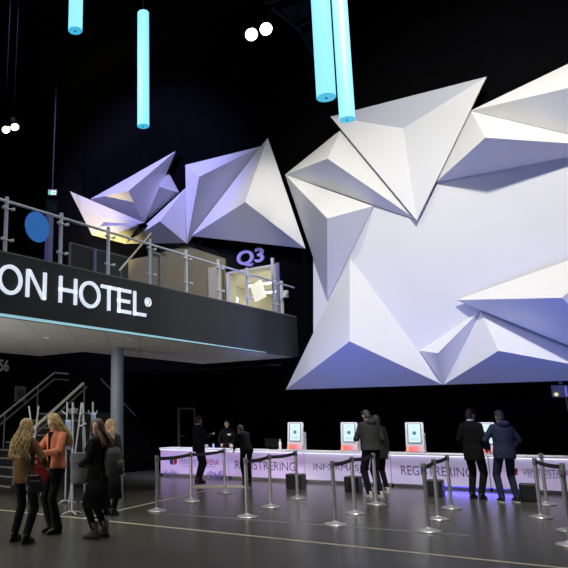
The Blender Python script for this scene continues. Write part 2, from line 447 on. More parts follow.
facet_panel(S, [(436.2, 182), (621, 147), (470.7, 111)], .26, (485.5, 137.6), 1.0)
facet_panel(S, [(470.7, 110.6), (621, 146.5), (622, 38)], .28, (602, 80), .9)
facet_panel(S, [(330.5, 116.6), (416.8, 220.3), (486.5, 76.6)], .34, (403.3, 128.4), .04, 'recessed_panel')
p = FB @ V((W, 6, 6.3))
S2 = thing('wall_sculpture', 'violet-lit faceted wall sculpture seen through the balcony glass, left one of the two smaller ones', 'sculpture', p, BANG)
facet_panel(S2, [(90, 199.2), (143.8, 222.6), (175.8, 151)], .25, (128.5, 191), 1.0)
facet_panel(S2, [(168, 172), (145, 221.5), (178.8, 192.3)], .12, (159.3, 186.8), .6)
facet_panel(S2, [(185.7, 188), (125.3, 243.5), (186.2, 243)], .2, (159.8, 221.3), .75)
facet_panel(S2, [(69.9, 191.3), (92, 235), (143.8, 222.6)], [.35, .25, 1.0], (103, 217), .62)
facet_panel(S2, [(101, 226.3), (92.5, 235.2), (125.3, 243.8), (138, 225)], [.62, .28, .25, .95], (113, 234.5), .62)
p = FB @ V((W, 2, 5.6))
S3 = thing('wall_sculpture', 'pale faceted wall sculpture with warm white right pyramid, above the purple Q3', 'sculpture', p, BANG)
facet_panel(S3, [(185.3, 165), (186.8, 243.9), (262, 146)], .22, (199, 176.8), .85)
facet_panel(S3, [(267.4, 138), (191.5, 236), (305, 248.3)], .3, (245.2, 202), 1.0)

# ------------------------------------------------------------------ Q3 sign, number, pictogram
q1 = onX(238, 268, W); q2 = onX(264, 248, W)
bm = text_bm('Q3', q1.y, q2.y, q1.z - .02, q2.z + .02, lambda u, v, d: V((W - d, u, v)), 0, .05, .018)
t = obj('wall_sign', bm, M['purple'], fm=FB); tag(t, 'purple letters Q3 on the black wall above the upper opening', 'sign'); origin_to(t, FB @ V((W, q1.y, q1.z)))
YW = 6.2
n1 = onY(-1.5, 371, YW); n2 = onY(8.8, 360, YW)
bm = text_bm('56', n1.x, n2.x, n1.z, n2.z, lambda u, v, d: V((u, YW - d, v)), 0, .02, .02)
t = obj('wall_number', bm, M['number'], fm=FB); tag(t, 'grey number 56 high on the black wall under the balcony', 'sign'); origin_to(t, FB @ V((n1.x, YW, n1.z)))
a = onY(14.2, 401.5, YW); b = onY(25.6, 386.6, YW)
cx, cz = (a.x + b.x) / 2, (a.z + b.z) / 2; w, h = b.x - a.x, b.z - a.z
t = thing('pictogram_sign', 'small grey square sign with dark figures behind the stair rail', 'sign', FB @ V((cx, YW, a.z)), BANG)
bm = bmesh.new(); add_bevbox(bm, (cx, YW - .012, cz), (w, .022, h), .006); obj('plate', bm, M['pict'], t, FB)
fnp = lambda u, v, d: V((u, YW - .023 - d, v))
for k in (-1, 0, 1):
    bm = bmesh.new(); u = cx + k * w * .24; hh = h * (.28 if k else .34)
    add_prism(bm, [(u + .03 * math.cos(i * PI / 6), cz + hh - .03 + .03 * math.sin(i * PI / 6)) for i in range(12)], fnp, 0, .004)
    add_prism(bm, [(u - .045, cz + hh - .07), (u - .03, cz - .02), (u - .03, cz - hh), (u + .03, cz - hh), (u + .03, cz - .02), (u + .045, cz + hh - .07)][::-1], fnp, 0, .004)
    obj('figure', bm, M['dark'], t, FB)

# ------------------------------------------------------------------ ON HOTEL sign
def xa(px, py): return onY(px, py, 0).x
Z0, Z1, TH = 3.345, 3.775, .057
fnl = lambda u, v, d: V((u, -d, v))
def bar(bm, pts): add_prism(bm, pts, fnl, .004, .035)
def rect(bm, x0, x1, z0, z1): bar(bm, [(x0, z0), (x1, z0), (x1, z1), (x0, z1)])
sg = thing('hotel_sign', 'large white letters ON HOTEL on the dark balcony front', 'sign', FB @ V((.5, 0, Z0)), BANG)
def letter(ch, pa, pb, ym):
    x0, x1 = xa(pa, ym), xa(pb, ym); bm = bmesh.new()
    if ch == 'O': add_ring(bm, fnl, (x0 + x1) / 2, (Z0 + Z1) / 2, (x1 - x0) / 2, (Z1 - Z0) / 2 + .012, TH, .004, .035, 44)
    if ch == 'N':
        rect(bm, x0, x0 + TH, Z0, Z1); rect(bm, x1 - TH, x1, Z0, Z1)
        bar(bm, [(x0 + .02, Z1), (x1 - TH - .02, Z0), (x1 - .02, Z0), (x0 + TH + .02, Z1)])
    if ch == 'H':
        rect(bm, x0, x0 + TH, Z0, Z1); rect(bm, x1 - TH, x1, Z0, Z1); rect(bm, x0, x1, (Z0 + Z1 - TH) / 2, (Z0 + Z1 + TH) / 2)
    if ch == 'T': rect(bm, x0, x1, Z1 - TH, Z1); rect(bm, (x0 + x1 - TH) / 2, (x0 + x1 + TH) / 2, Z0, Z1)
    if ch == 'E':
        rect(bm, x0, x0 + TH, Z0, Z1)
        for z in (Z0, (Z0 + Z1 - TH) / 2, Z1 - TH): rect(bm, x0, x1 if z != (Z0 + Z1 - TH) / 2 else x1 - .03, z, z + TH)
    if ch == 'L': rect(bm, x0, x0 + TH, Z0, Z1); rect(bm, x0, x1, Z0, Z0 + TH)
    obj('letter', bm, M['letter'], sg, FB)
for ch, a, b, ym in (('O', -3, 21.3, 282), ('N', 25.4, 45.4, 284), ('H', 58.3, 76, 292), ('O', 78.7, 99.3, 297), ('T', 100.2, 115.6, 302), ('E', 117, 130, 305), ('L', 132.8, 145, 308)):
    letter(ch, a, b, ym)
c = onY(147.4, 302.3, 0)
bm = bmesh.new(); add_ring(bm, fnl, c.x, c.z, .083, .083, .016, .004, .03, 28); rg = obj('registered_mark', bm, M['letter'], sg, FB)
obj('registered_letter', text_bm('R', c.x - .035, c.x + .04, c.z - .045, c.z + .045, fnl, .004, .03, .01), M['letter'], rg, FB)

# ------------------------------------------------------------------ glass balustrade on the balcony
BX = [.074 + 1.094 * k for k in range(-2, 9)]
bal = thing('glass_balustrade', 'glass balustrade with steel posts and rail along the balcony edge', 'balustrade', FB @ V((0, .05, 3.96)), BANG)
for k, x in enumerate(BX):
    bm = bmesh.new(); add_box(bm, (x, .05, 4.40), (.045, .045, .90)); po = obj('post', bm, M['steel'], bal, FB)
    for z in (4.17, 4.66):
        for sx in (-1, 1):
            if k == len(BX) - 1 and sx == 1: continue
            bm = bmesh.new(); add_tube(bm, [(x, .03, z), (x + sx * .085, .0, z)], .009, 8); add_tube(bm, [(x + sx * .085, -.03, z), (x + sx * .085, .03, z)], .024, 12)
            obj('clamp', bm, M['steel'], po, FB)
for a, b in zip(BX, BX[1:]):
    bm = bmesh.new(); add_box(bm, ((a + b) / 2, 0, 4.5), (b - a - .04, .014, 1.0)); obj('glass_panel', bm, M['glass'], bal, FB)
bm = bmesh.new(); add_tube(bm, [(BX[0], .05, 4.80), (BX[-1], .05, 4.70)], .022, 12); obj('handrail', bm, M['steel'], bal, FB)
bm = bmesh.new(); add_box(bm, (2.3, .04, 3.97), (12.7, .09, .02)); obj('base_rail', bm, M['grey'], bal, FB)
c = onY(37.3, 227, -.01)
bm = bmesh.new(); add_prism(bm, [(c.x + .245 * math.cos(k * PI / 24), c.z + .245 * math.sin(k * PI / 24)) for k in range(48)], lambda u, v, d: V((u, -.009 - d, v)), 0, .004)
t = obj('round_decal', bm, M['blue'], bal, FB); t['label'] = 'solid blue round decal on the glass'
bm = bmesh.new(); add_box(bm, (-1.6, 4.1, 4.1), (6.0, .1, 1.5)); struct('wall_upper', bm, M['violetwall'], FB)
# things standing on the balcony
a = onY(48.5, 257, .9); b = onY(49.5, 213.5, .9)
bm = bmesh.new(); add_box(bm, (a.x, .9, (3.35 + b.z) / 2), (.10, .10, b.z - 3.35)); t = obj('balcony_pillar', bm, M['violet'], fm=FB)
tag(t, 'slim violet-blue pillar behind the glass beside the blue dot', 'pillar'); origin_to(t, FB @ V((a.x, .9, 3.35)))
YP = 2.4
a = onY(70, 243, YP); b = onY(94, 236.5, YP); c = onY(118, 243, YP); zt = a.z
t = thing('partition_screen', 'dark partition with grey frame standing behind the balcony glass', 'partition', FB @ V((b.x, YP, 3.35)), BANG)
bm = bmesh.new(); add_box(bm, ((a.x + b.x) / 2, YP, (3.35 + zt) / 2), (b.x - a.x - .04, .03, zt - 3.35)); obj('panel', bm, M['dark'], t, FB)
bm = bmesh.new(); add_box(bm, (b.x + .55, YP + .0, (3.35 + zt) / 2 + .02), (1.1, .03, zt - 3.40)); obj('panel', bm, M['dgreen'], t, FB)
bm = bmesh.new(); add_tube(bm, [(a.x, YP, 3.35), (a.x, YP, zt)], .03, 8); add_tube(bm, [(a.x, YP, zt), (b.x, YP, zt), (b.x + 1.1, YP, zt)], .022, 8)
obj('frame', bm, M['grey'], t, FB)
bm = bmesh.new(); add_box(bm, (b.x, YP - .02, (3.35 + zt) / 2), (.07, .07, zt - 3.35)); obj('post', bm, M['violet'], t, FB)
a = onY(121, 271, 1.7); b = onY(151, 233.5, 1.7)
t = thing('upper_diagonal_bar', 'pale diagonal bar seen through the glass below the left sculpture', 'handrail', FB @ V((a.x, 1.7, 3.35)), BANG)
bm = bmesh.new(); add_tube(bm, [(a.x - .05, 1.7, a.z), (b.x, 1.7, b.z)], .022, 10); obj('rail', bm, M['rail'], t, FB)  # pale slanting bar between two posts
bm = bmesh.new(); add_tube(bm, [(b.x, 1.7, 3.35), (b.x, 1.7, b.z)], .018, 10); add_tube(bm, [(a.x, 1.7, 3.35), (a.x, 1.7, a.z + .06)], .018, 10); obj('post', bm, M['grey'], t, FB)
a = onY(151, 251, .9); b = onY(160, 283, .9)
t = thing('glass_screen', 'narrow pale upright frame behind the glass left of the olive lit patch', 'frame', FB @ V(((a.x + b.x) / 2, .9, 3.35)), BANG)
bm = bmesh.new()
for x in (a.x, b.x): add_box(bm, (x, .9, (3.35 + a.z) / 2), (.05, .05, a.z - 3.35))
add_box(bm, ((a.x + b.x) / 2, .9, a.z - .025), (b.x - a.x, .048, .05)); obj('frame', bm, M['grey'], t, FB)
bm = bmesh.new(); add_box(bm, ((a.x + b.x) / 2, .9, (3.45 + a.z) / 2), (b.x - a.x - .05, .01, a.z - 3.5)); obj('pane', M and bm, M['glass'], t, FB)
# open door leaf, corridor lamps, hanging panel
a = onX(208, 268, W - .12); b = onX(222, 300, W - .12)
t = thing('door_leaf', 'pale open door leaf on the left of the bright upper opening', 'door', FB @ V((W - .12, a.y, 3.35)), BANG)
bm = bmesh.new(); add_bevbox(bm, (W - .1, (a.y + b.y) / 2, (3.36 + a.z) / 2), (.05, a.y - b.y, a.z - 3.36), .01); obj('leaf', bm, mat('cream_door', (.55, .48, .25), .6, noise=.05), t, FB)
bm = bmesh.new(); add_tube(bm, [(W - .125, b.y + .08, 4.36), (W - .17, b.y + .08, 4.36), (W - .17, b.y + .2, 4.36)], .012, 8); obj('handle', bm, M['steel'], t, FB)
for px, py, l, tx in ((235.5, 274.5, .62, 'fluorescent lamp at the top left inside the bright upper opening'), (261, 284.3, 1.0, 'fluorescent lamp in the middle of the bright upper opening'), (268.5, 292.5, .5, 'short fluorescent lamp deepest and furthest right in the bright upper opening')):
    p = FBi @ gz(px, py, 5.50); x, y = p.x, p.y
    t = thing('fluorescent_lamp', tx, 'lamp', FB @ V((x, y, 5.565)), BANG, 'lamps in the upper corridor')
    bm = bmesh.new(); add_box(bm, (x, y, 5.545), (.14, l + .06, .04)); obj('housing', bm, M['bottle'], t, FB)
    bm = bmesh.new(); add_tube(bm, [(x, y - l / 2, 5.50), (x, y + l / 2, 5.50)], .03, 10); obj('tube', bm, M['fluo'], t, FB)
a = onX(258, 291, W + 1.2)
t = thing('display_board', 'tilted white square hanging inside the bright upper opening', 'panel', FB @ V((W + 1.2, a.y, a.z)), BANG)
bm = bmesh.new(); add_bevbox(bm, (W + 1.2, a.y, a.z), (.06, .36, .5), .015, Matrix.Rotation(-.3, 3, 'X')); obj('board', bm, mat('lit_board', (.7, .7, .65), .5, emit=(1, .97, .85), es=.75), t, FB)
bm = bmesh.new(); add_tube(bm, [(W + 1.2, a.y - .02, a.z + .2), (W + 1.2, a.y - .02, 5.57)], .006, 6); obj('wire', bm, M['steel'], t, FB)
a = onX(236, 300, W + 1.0)
t = thing('corridor_spotlight', 'small round dazzling lamp low in the bright upper opening', 'lamp', FB @ V((W + 1, a.y, 3.35)), BANG)
bm = bmesh.new(); add_ell(bm, (W + .97, a.y, a.z), (.06, .085, .085)); obj('lens', bm, M['spot'], t, FB)
bm = bmesh.new(); add_tube(bm, [(W + 1.04, a.y, 3.35), (W + 1.04, a.y, a.z + .05)], .02, 8); add_lathe(bm, (W + 1.04, a.y, 3.35), [(.1, 0), (.1, .02)]); obj('stand', bm, M['dark'], t, FB)
# leaning slim posts right of the opening, small wall box
a = onX(276.5, 262, W - .1); b = onX(281, 290, W - .1)
t = thing('sliding_gate', 'upright violet and white edge posts at the right side of the upper opening', 'gate', FB @ V((W - .1, a.y, 3.35)), BANG)
for y, m_, zt in ((onX(272.5, 262, W - .1).y, 'steel', onX(272.5, 258, W - .1).z), (onX(277.5, 262, W - .1).y, 'violet', onX(277, 263, W - .1).z), (onX(281.5, 290, W - .1).y, 'warmwhite', onX(281, 281, W - .1).z)):
    bm = bmesh.new(); add_box(bm, (W - .1, y, (3.35 + zt) / 2), (.06, .06, zt - 3.35)); obj('post', bm, M[m_], t, FB)
c = onX(285.5, 294, W - .05)
bm = bmesh.new(); add_bevbox(bm, (W - .04, c.y, c.z), (.08, .12, .18), .012); t = obj('wall_box', bm, M['bottle'], fm=FB)
tag(t, 'little white box on the black wall right of the upper opening', 'box'); origin_to(t, FB @ V((W, c.y, c.z)))

# ------------------------------------------------------------------ staircase under the balcony
SX0, RISE, RUN, NS = 3.15, .17, .25, 10
SY0, SY1 = 3.75, 5.65
st = thing('staircase', 'dark staircase with handrails rising to the right under the balcony', 'staircase', FB @ V((SX0, (SY0 + SY1) / 2, 0)), BANG)
for k in range(NS):
    bm = bmesh.new(); x = SX0 + k * RUN; z = (k + 1) * RISE
    ln = RUN if k < NS - 1 else .7
    add_box(bm, (x + ln / 2, (SY0 + SY1) / 2, z / 2), (ln, SY1 - SY0, z)); s_ = obj('step', bm, M['step'], st, FB)
    bm = bmesh.new(); add_box(bm, (x + .006, (SY0 + SY1) / 2, z - .018), (.024, SY1 - SY0 + .004, .038)); obj('nosing', bm, M['nose'], s_, FB)
def railtube(pts, r, m, nm='handrail'):
    bm = bmesh.new(); add_tube(bm, pts, r, 10); return obj(nm, bm, m, st, FB)
a = onY(20, 440.7, 3.82); b = onY(83.2, 383.5, 3.82)
railtube([a, b], .034, M['rail'])
a2 = onY(22, 446, 3.82); b2 = onY(86.8, 387, 3.82)
railtube([a2, b2], .022, M['railg'])
a = onY(-4, 420.3, 5.55); b = onY(54.2, 372.8, 5.55)
railtube([a, b, V((6.3, 5.55, b.z))], .020, M['stand']); a3 = onY(-4, 428, 5.55); b3 = onY(54.2, 379.2, 5.55)
railtube([a3, b3, V((6.3, 5.55, b3.z))], .018, M['railg'])
for yy, zoff, n_ in ((3.82, 0, 3), (5.55, 0, 3)):
    for k in (0, 4, 8):
        x = SX0 + k * RUN + .12; z = (k + 1) * RISE
        zr = (b.z if yy > 5 else onY(83.2, 383.5, 3.82).z) - .7 * ((b.x if yy > 5 else onY(83.2, 383.5, 3.82).x) - x)
        zr = max(z + .3, min(zr, b.z))
        bm = bmesh.new(); add_tube(bm, [(x, yy, z), (x, yy, zr)], .018, 8); obj('rail_post', bm, M['railg'], st, FB)
# rail bracketed on the black wall, running down behind the column
a = onY(101, 379, 6.12); b = onY(135, 415.5, 6.12)
t = thing('wall_handrail', 'dim grey handrail slanting down on the black wall behind the column', 'handrail', FB @ V((a.x, 6.2, a.z)), BANG)
bm = bmesh.new(); add_tube(bm, [a, b], .022, 8); obj('rail', bm, M['railg'], t, FB)
for f_ in (.1, .9):
    p = a.lerp(b, f_); bm = bmesh.new(); add_tube(bm, [p, (p.x, 6.205, p.z)], .012, 8); obj('bracket', bm, M['railg'], t, FB)
# door frame in the dark
a = onY(178.3, 407.5, 6.18); b = onY(194, 408, 6.18)
bm = bmesh.new()
for x in (a.x, b.x): add_box(bm, (x, 6.17, a.z / 2), (.07, .05, a.z))
add_box(bm, ((a.x + b.x) / 2, 6.17, a.z - .03), (b.x - a.x + .07, .05, .06))
fr = obj('door_1', bm, mat('door_frame_grey', (.42, .48, .46), .6, emit=None, noise=.05), fm=FB); fr['kind'] = 'structure'
bm = bmesh.new(); add_box(bm, ((a.x + b.x) / 2, 6.185, a.z / 2 - .02), (b.x - a.x - .07, .02, a.z - .06)); obj('door_panel', bm, M['black'], fr, FB)
bm = bmesh.new(); add_tube(bm, [(a.x + .1, 6.175, 1.02), (a.x + .1, 6.12, 1.02), (a.x + .22, 6.12, 1.02)], .012, 8); obj('door_handle', bm, M['steel'], fr, FB)

# ------------------------------------------------------------------ registration counter
UL, CZ = 2.05, .77
X0 = -.05
txt = ['counter unit with red and violet arena logo at the far left end', 'counter unit lettered REGISTRERING behind the person leaning on it, left part of the counter',
       'counter unit lettered INFORMASJON in the middle', 'counter unit lettered REGISTRERING right of the INFORMASJON unit', 'counter unit with red and violet arena logo at the right photo edge']
fnc = lambda u, v, d: V((u, -d, v))
units = []
for i in range(5):
    xa0, xb0 = X0 + UL * i, X0 + UL * (i + 1)
    u = thing('counter_unit', txt[i], 'counter', FC @ V(((xa0 + xb0) / 2, .35, 0)), CANG, 'units of the registration counter')
    units.append(u); xm = (xa0 + xb0) / 2
    bm = bmesh.new(); add_box(bm, (xm, .37, .40), (UL - .014, .66, .66)); add_box(bm, (xm, .40, .035), (UL - .05, .56, .07)); obj('body', bm, M['counter'], u, FC)
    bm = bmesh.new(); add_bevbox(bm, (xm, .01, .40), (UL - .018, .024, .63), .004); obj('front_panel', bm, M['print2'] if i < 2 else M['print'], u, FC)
    bm = bmesh.new(); add_bevbox(bm, (xm, .33, .75), (UL - .004, .80, .04), .006); obj('countertop', bm, M['counter'], u, FC)
    bm = bmesh.new(); add_box(bm, (xm, -.045, .724), (UL - .03, .02, .012)); obj('light_strip', bm, M['led'], u, FC)
    if i in (3, 4):
        ta, tb = (onC(430, 485, 0).x, xb0 - .03) if i == 3 else (xa0 + .03, onC(508, 490, 0).x)
        bm = bmesh.new(); add_box(bm, ((ta + tb) / 2, .03, .07), (tb - ta, .03, .016)); obj('toe_light_strip', bm, M['ledtoe'], u, FC)
def ctext(s, u, pa, pb, ya, yb, m, off=0):
    a = onC(*pa, -.004); b = onC(*pb, -.004)
    z0, z1 = onC(pa[0], ya, -.004).z, onC(pa[0], yb, -.004).z
    obj('lettering', text_bm(s, a.x, b.x, z0, z1, fnc, .001, .006, off), m, u, FC)
ctext('REGISTRERING', units[1], (235.2, 465), (295.2, 465), 468.7, 460.4, M['ink'])
ctext('INFORMASJON', units[2], (313.5, 466), (377, 468), 471.3, 463.3, M['ink'])
ctext('REGISTRERING', units[3], (401, 470), (472.5, 472), 474.5, 465.5, M['ink'])
ctext('VENTOSTA', units[4], (522.5, 473), (561.5, 475), 474.8, 468.8, M['ink'])
ctext('ARENA', units[4], (564.5, 474), (589, 475), 476.5, 470.2, M['pinkred'])
ctext('VENTOSTA', units[0], (179, 461), (201.5, 461), 464.2, 459.0, M['inkl'], .01)
ctext('ARENA', units[0], (203.5, 461), (219, 462), 464.6, 459.2, M['pinkred'], .01)
def cpoly(u, pts, m, nm='print_mark'):
    w = [onC(x, y, -.004) for x, y in pts]; bm = bmesh.new()
    add_prism(bm, [(p.x, p.z) for p in w], fnc, .001, .006); obj(nm, bm, m, u, FC)
cpoly(units[0], [(169.8, 458.6), (173.2, 457.6), (173.2, 465), (169.8, 463.6)], M['navy'], 'logo_mark')
cpoly(units[0], [(173.6, 457.6), (177, 457.0), (177, 463.4), (173.6, 465)], M['red'], 'logo_mark')
cpoly(units[4], [(513.6, 469), (517.5, 468), (517.5, 474.5), (513.6, 476)], M['red'], 'logo_mark')
cpoly(units[4], [(509.6, 470), (513, 469.2), (513, 476), (509.6, 474.5)], M['navy'], 'logo_mark')
for u, xa1, xb1, y1, y2 in ((units[0], 182, 199, 465.7, 466.5), (units[0], 204, 216, 466.3, 467.1), (units[4], 528, 545, 476.4, 477.3), (units[4], 546, 562, 477.2, 478.1)):
    n = int((xb1 - xa1) / 1.7)
    bm = bmesh.new()
    for k in range(n):
        x = xa1 + k * 1.7; w = [onC(px, py, -.004) for px, py in ((x, y2), (x + 1.2, y2), (x + 1.2, y1), (x, y1))]
        add_prism(bm, [(p.x, p.z) for p in w], fnc, .001, .005)
    obj('small_print_line', bm, M['inkl'], u, FC)
# violet sketch drawings along the lower edge of the first unit
def sketch(x0, x1, yb, yt, seed):
    rnd = random.Random(seed); bm = bmesh.new(); x = x0
    while x < x1:
        hgt = (yb - yt) * rnd.uniform(.35, 1); wd = rnd.uniform(1.0, 2.6)
        lean = rnd.uniform(-.8, .8)
        for sx in (0, wd):
            p = onC(x + sx, yb, -.004); q = onC(x + sx + lean, yb - hgt, -.004)
            add_prism(bm, [(p.x, p.z), (p.x + .016, p.z), (q.x + .016, q.z), (q.x, q.z)], fnc, .001, .005)
        for f_ in (.5, 1):
            p = onC(x + lean * f_, yb - hgt * f_, -.004); q = onC(x + wd + lean * f_, yb - hgt * f_, -.004)
            add_prism(bm, [(p.x, p.z - .012), (q.x, q.z - .012), (q.x, q.z), (p.x, p.z)], fnc, .001, .005)
        x += wd * .75
    obj('sketch_drawing', bm, M['inkl'], units[0], FC)
sketch(164, 176, 475.2, 469, 3); sketch(207, 222, 478.6, 470.5, 5)

# ------------------------------------------------------------------ kiosks
def kiosk(px, label):
    p = onC(px, 449.5, .22)
    k = thing('check_in_kiosk', label, 'kiosk', FC @ V((p.x, .22, CZ)), CANG, 'check-in kiosks on the counter')
    Fk = FC @ Matrix.Translation((p.x, .22, CZ))
    bm = bmesh.new(); add_bevbox(bm, (0, .0, .02), (.42, .36, .04), .012); obj('base', bm, M['kiosk'], k, Fk)
    T = Matrix.Translation((0, -.10, .13)) @ Matrix.Rotation(-.16, 4, 'X')
    bm = bmesh.new(); t = bmesh.new()      # rounded slab
    w, h, r, d = .40, .58, .035, .06; pts = []
    for cx, cz, a0 in ((w / 2 - r, r, -PI / 2), (w / 2 - r, h - r, 0), (-w / 2 + r, h - r, PI / 2), (-w / 2 + r, r, PI)):
        for i in range(6): a = a0 + i * PI / 10; pts.append((cx + r * math.cos(a), cz + r * math.sin(a)))
    add_prism(t, pts, lambda u, v, dd: V((u, dd, v)), 0, d); fix(t)
    bmesh.ops.bevel(t, geom=[e for e in t.edges if e.is_manifold and e.calc_face_angle(0) > 1.2], offset=.008, segments=2, affect='EDGES')
    merge(bm, t, T); hs = obj('housing', bm, M['kiosk'], k, Fk)
    bm = bmesh.new(); add_box(bm, (0, -.003, .32), (.30, .01, .455)); bm.transform(T); obj('bezel', bm, M['kgrey'], hs, Fk)
    bm = bmesh.new(); add_box(bm, (0, -.009, .325), (.265, .006, .425)); bm.transform(T); sc_ = obj('screen', bm, M['screen'], k, Fk)
    bm = bmesh.new(); add_prism(bm, [(.043 * math.cos(i * PI / 12), .325 + .043 * math.sin(i * PI / 12)) for i in range(24)], lambda u, v, dd: V((u, -.0125 - dd, v)), 0, .002); bm.transform(T); obj('screen_mark', bm, M['teal'], sc_, Fk)
    bm = bmesh.new()
    for z, wd in ((.20, .15), (.175, .19), (.47, .08)): add_box(bm, (0, -.0135, z), (wd, .002, .010))
    bm.transform(T); obj('screen_lines', bm, M['pale'], sc_, Fk)
    bm = bmesh.new(); t = bmesh.new()
    add_prism(t, [(-.185, .04), (-.08, .04), (-.07, .16), (-.13, .14)], lambda u, v, dd: V((dd, u + .0, v)), -.185, .185); merge(bm, t)
    obj('light_lip', bm, M['kglow'], k, Fk)
    bm = bmesh.new(); add_bevbox(bm, (0, .0, .2), (.16, .08, .34), .01); obj('support', bm, M['kiosk'], k, Fk)
    bm = bmesh.new(); add_bevbox(bm, (.02, .15, .24), (.34, .20, .42), .015); pb = obj('printer_box', bm, M['kiosk'], k, Fk)
    bm = bmesh.new(); add_tube(bm, [(.19, .15, .33), (.197, .15, .33)], .022, 12); obj('lock', bm, M['kgrey'], pb, Fk)
kiosk(296.5, 'white check-in kiosk with lit screen near the white bottle, leftmost of the row')
kiosk(350.5, 'white check-in kiosk being used by the man in charcoal jacket')
kiosk(416, 'white check-in kiosk standing free above the right REGISTRERING lettering')
kiosk(487, 'white check-in kiosk mostly hidden by the man in navy and the man in black')
# small things on the counter
def bottle(px, lab, hgt=.26, r=.035, m='bottle', y=.25):
    p = onC(px, 449, y)
    t = thing('bottle', lab, 'bottle', FC @ V((p.x, y, CZ)), CANG)
    Fk = FC @ Matrix.Translation((p.x, y, CZ))
    bm = bmesh.new(); add_lathe(bm, (0, 0, 0), [(r * .9, 0), (r, .01), (r, hgt * .68), (r * .75, hgt * .77), (r * .42, hgt * .84), (r * .42, hgt * .88)], 18); obj('flask', bm, M[m], t, Fk, smooth=True)
    bm = bmesh.new(); add_lathe(bm, (0, 0, hgt * .88), [(r * .5, 0), (r * .5, hgt * .12)], 14); obj('cap', bm, M['bottle'], t, Fk)
bottle(280.3, 'white bottle standing on the counter left of the first kiosk', .27)
bottle(213.6, 'small pale blue bottle on the counter in front of the seated staff member', .13, .03, 'cloth', .3)
p = onC(272.5, 449, .3)
t = thing('monitor', 'dark monitor on the counter left of the white bottle', 'monitor', FC @ V((p.x, .3, CZ)), CANG)
Fk = FC @ Matrix.Translation((p.x, .3, CZ))
bm = bmesh.new(); add_bevbox(bm, (0, 0, .17), (.40, .03, .22), .008); obj('screen_housing', bm, mat('monitor_black', (.004, .004, .004), .7, noise=.1, spec=.1), t, Fk)
bm = bmesh.new(); add_box(bm, (0, .02, .06), (.05, .02, .12)); add_bevbox(bm, (0, .02, .008), (.18, .14, .015), .004); obj('stand', bm, M['dark'], t, Fk)
for px, lab, m_ in ((206.5, 'grey cup on the counter beside the man in the dark suit', 'stand'), (231.8, 'pale cup on the counter beside the leaning person', 'beige_tone')):
    p = onC(px, 449, .28); Fk = FC @ Matrix.Translation((p.x, .28, CZ))
    t = thing('cup', lab, 'cup', FC @ V((p.x, .28, CZ)), CANG)
    bm = bmesh.new(); add_lathe(bm, (0, 0, 0), [(.03, 0), (.042, .10), (.038, .10), (.027, .008)], 18); obj('bowl', bm, M[m_], t, Fk, smooth=True)
    bm = bmesh.new(); add_tube(bm, [(.035, 0, .08), (.07, 0, .075), (.07, 0, .035), (.033, 0, .03)], .006, 8); obj('handle', bm, M[m_], t, Fk)
# black boxes on the floor in front of the counter
for (xa_, xb_, yb_, yt_), lab in zip(((285.5, 302, 489, 479), (344.5, 359, 492.2, 480.5), (427.5, 442.5, 496.8, 485), (521.5, 537.5, 502, 489.5)),
        ('black box speaker on the floor below the gap before INFORMASJON', 'black box speaker on the floor under the middle of INFORMASJON',
         'black box speaker on the floor under the right REGISTRERING', 'black box speaker on the floor right of the man in navy')):
    a = FCi @ gz(xa_, yb_); b = FCi @ gz(xb_, yb_); dx = (b - a).length
    y = min(-.24, (a.y + b.y) / 2 + .18); x = (a.x + b.x) / 2
    t = thing('floor_speaker', lab, 'speaker', FC @ V((x, y, 0)), CANG, 'black boxes in front of the counter')
    Fk = FC @ Matrix.Translation((x, y, 0)); h = .32
    bm = bmesh.new(); add_bevbox(bm, (0, 0, h / 2), (dx, .36, h), .015); obj('cabinet', bm, M['dark'], t, Fk)
    bm = bmesh.new(); add_bevbox(bm, (0, -.183, h / 2), (dx - .05, .012, h - .05), .004); obj('grille', bm, M['belt'], t, Fk)
    bm = bmesh.new(); add_box(bm, (0, -.02, h + .006), (.14, .03, .012)); obj('handle', bm, M['kgrey'], t, Fk)
# flat beige patch on the floor
vs = [gz(*p) for p in ((197, 485.2), (241, 485.2), (251, 488.4), (190, 488.6))]
bm = bmesh.new(); a = [bm.verts.new(v) for v in vs]; b = [bm.verts.new(v + V((0, 0, .008))) for v in vs]
bm.faces.new(a[::-1]); bm.faces.new(b)
for i in range(4): bm.faces.new((a[i], a[(i + 1) % 4], b[(i + 1) % 4], b[i]))
t = obj('floor_patch', bm, M['beige_tone']); tag(t, 'flat beige patch on the floor in front of the far left counter unit', 'mat')

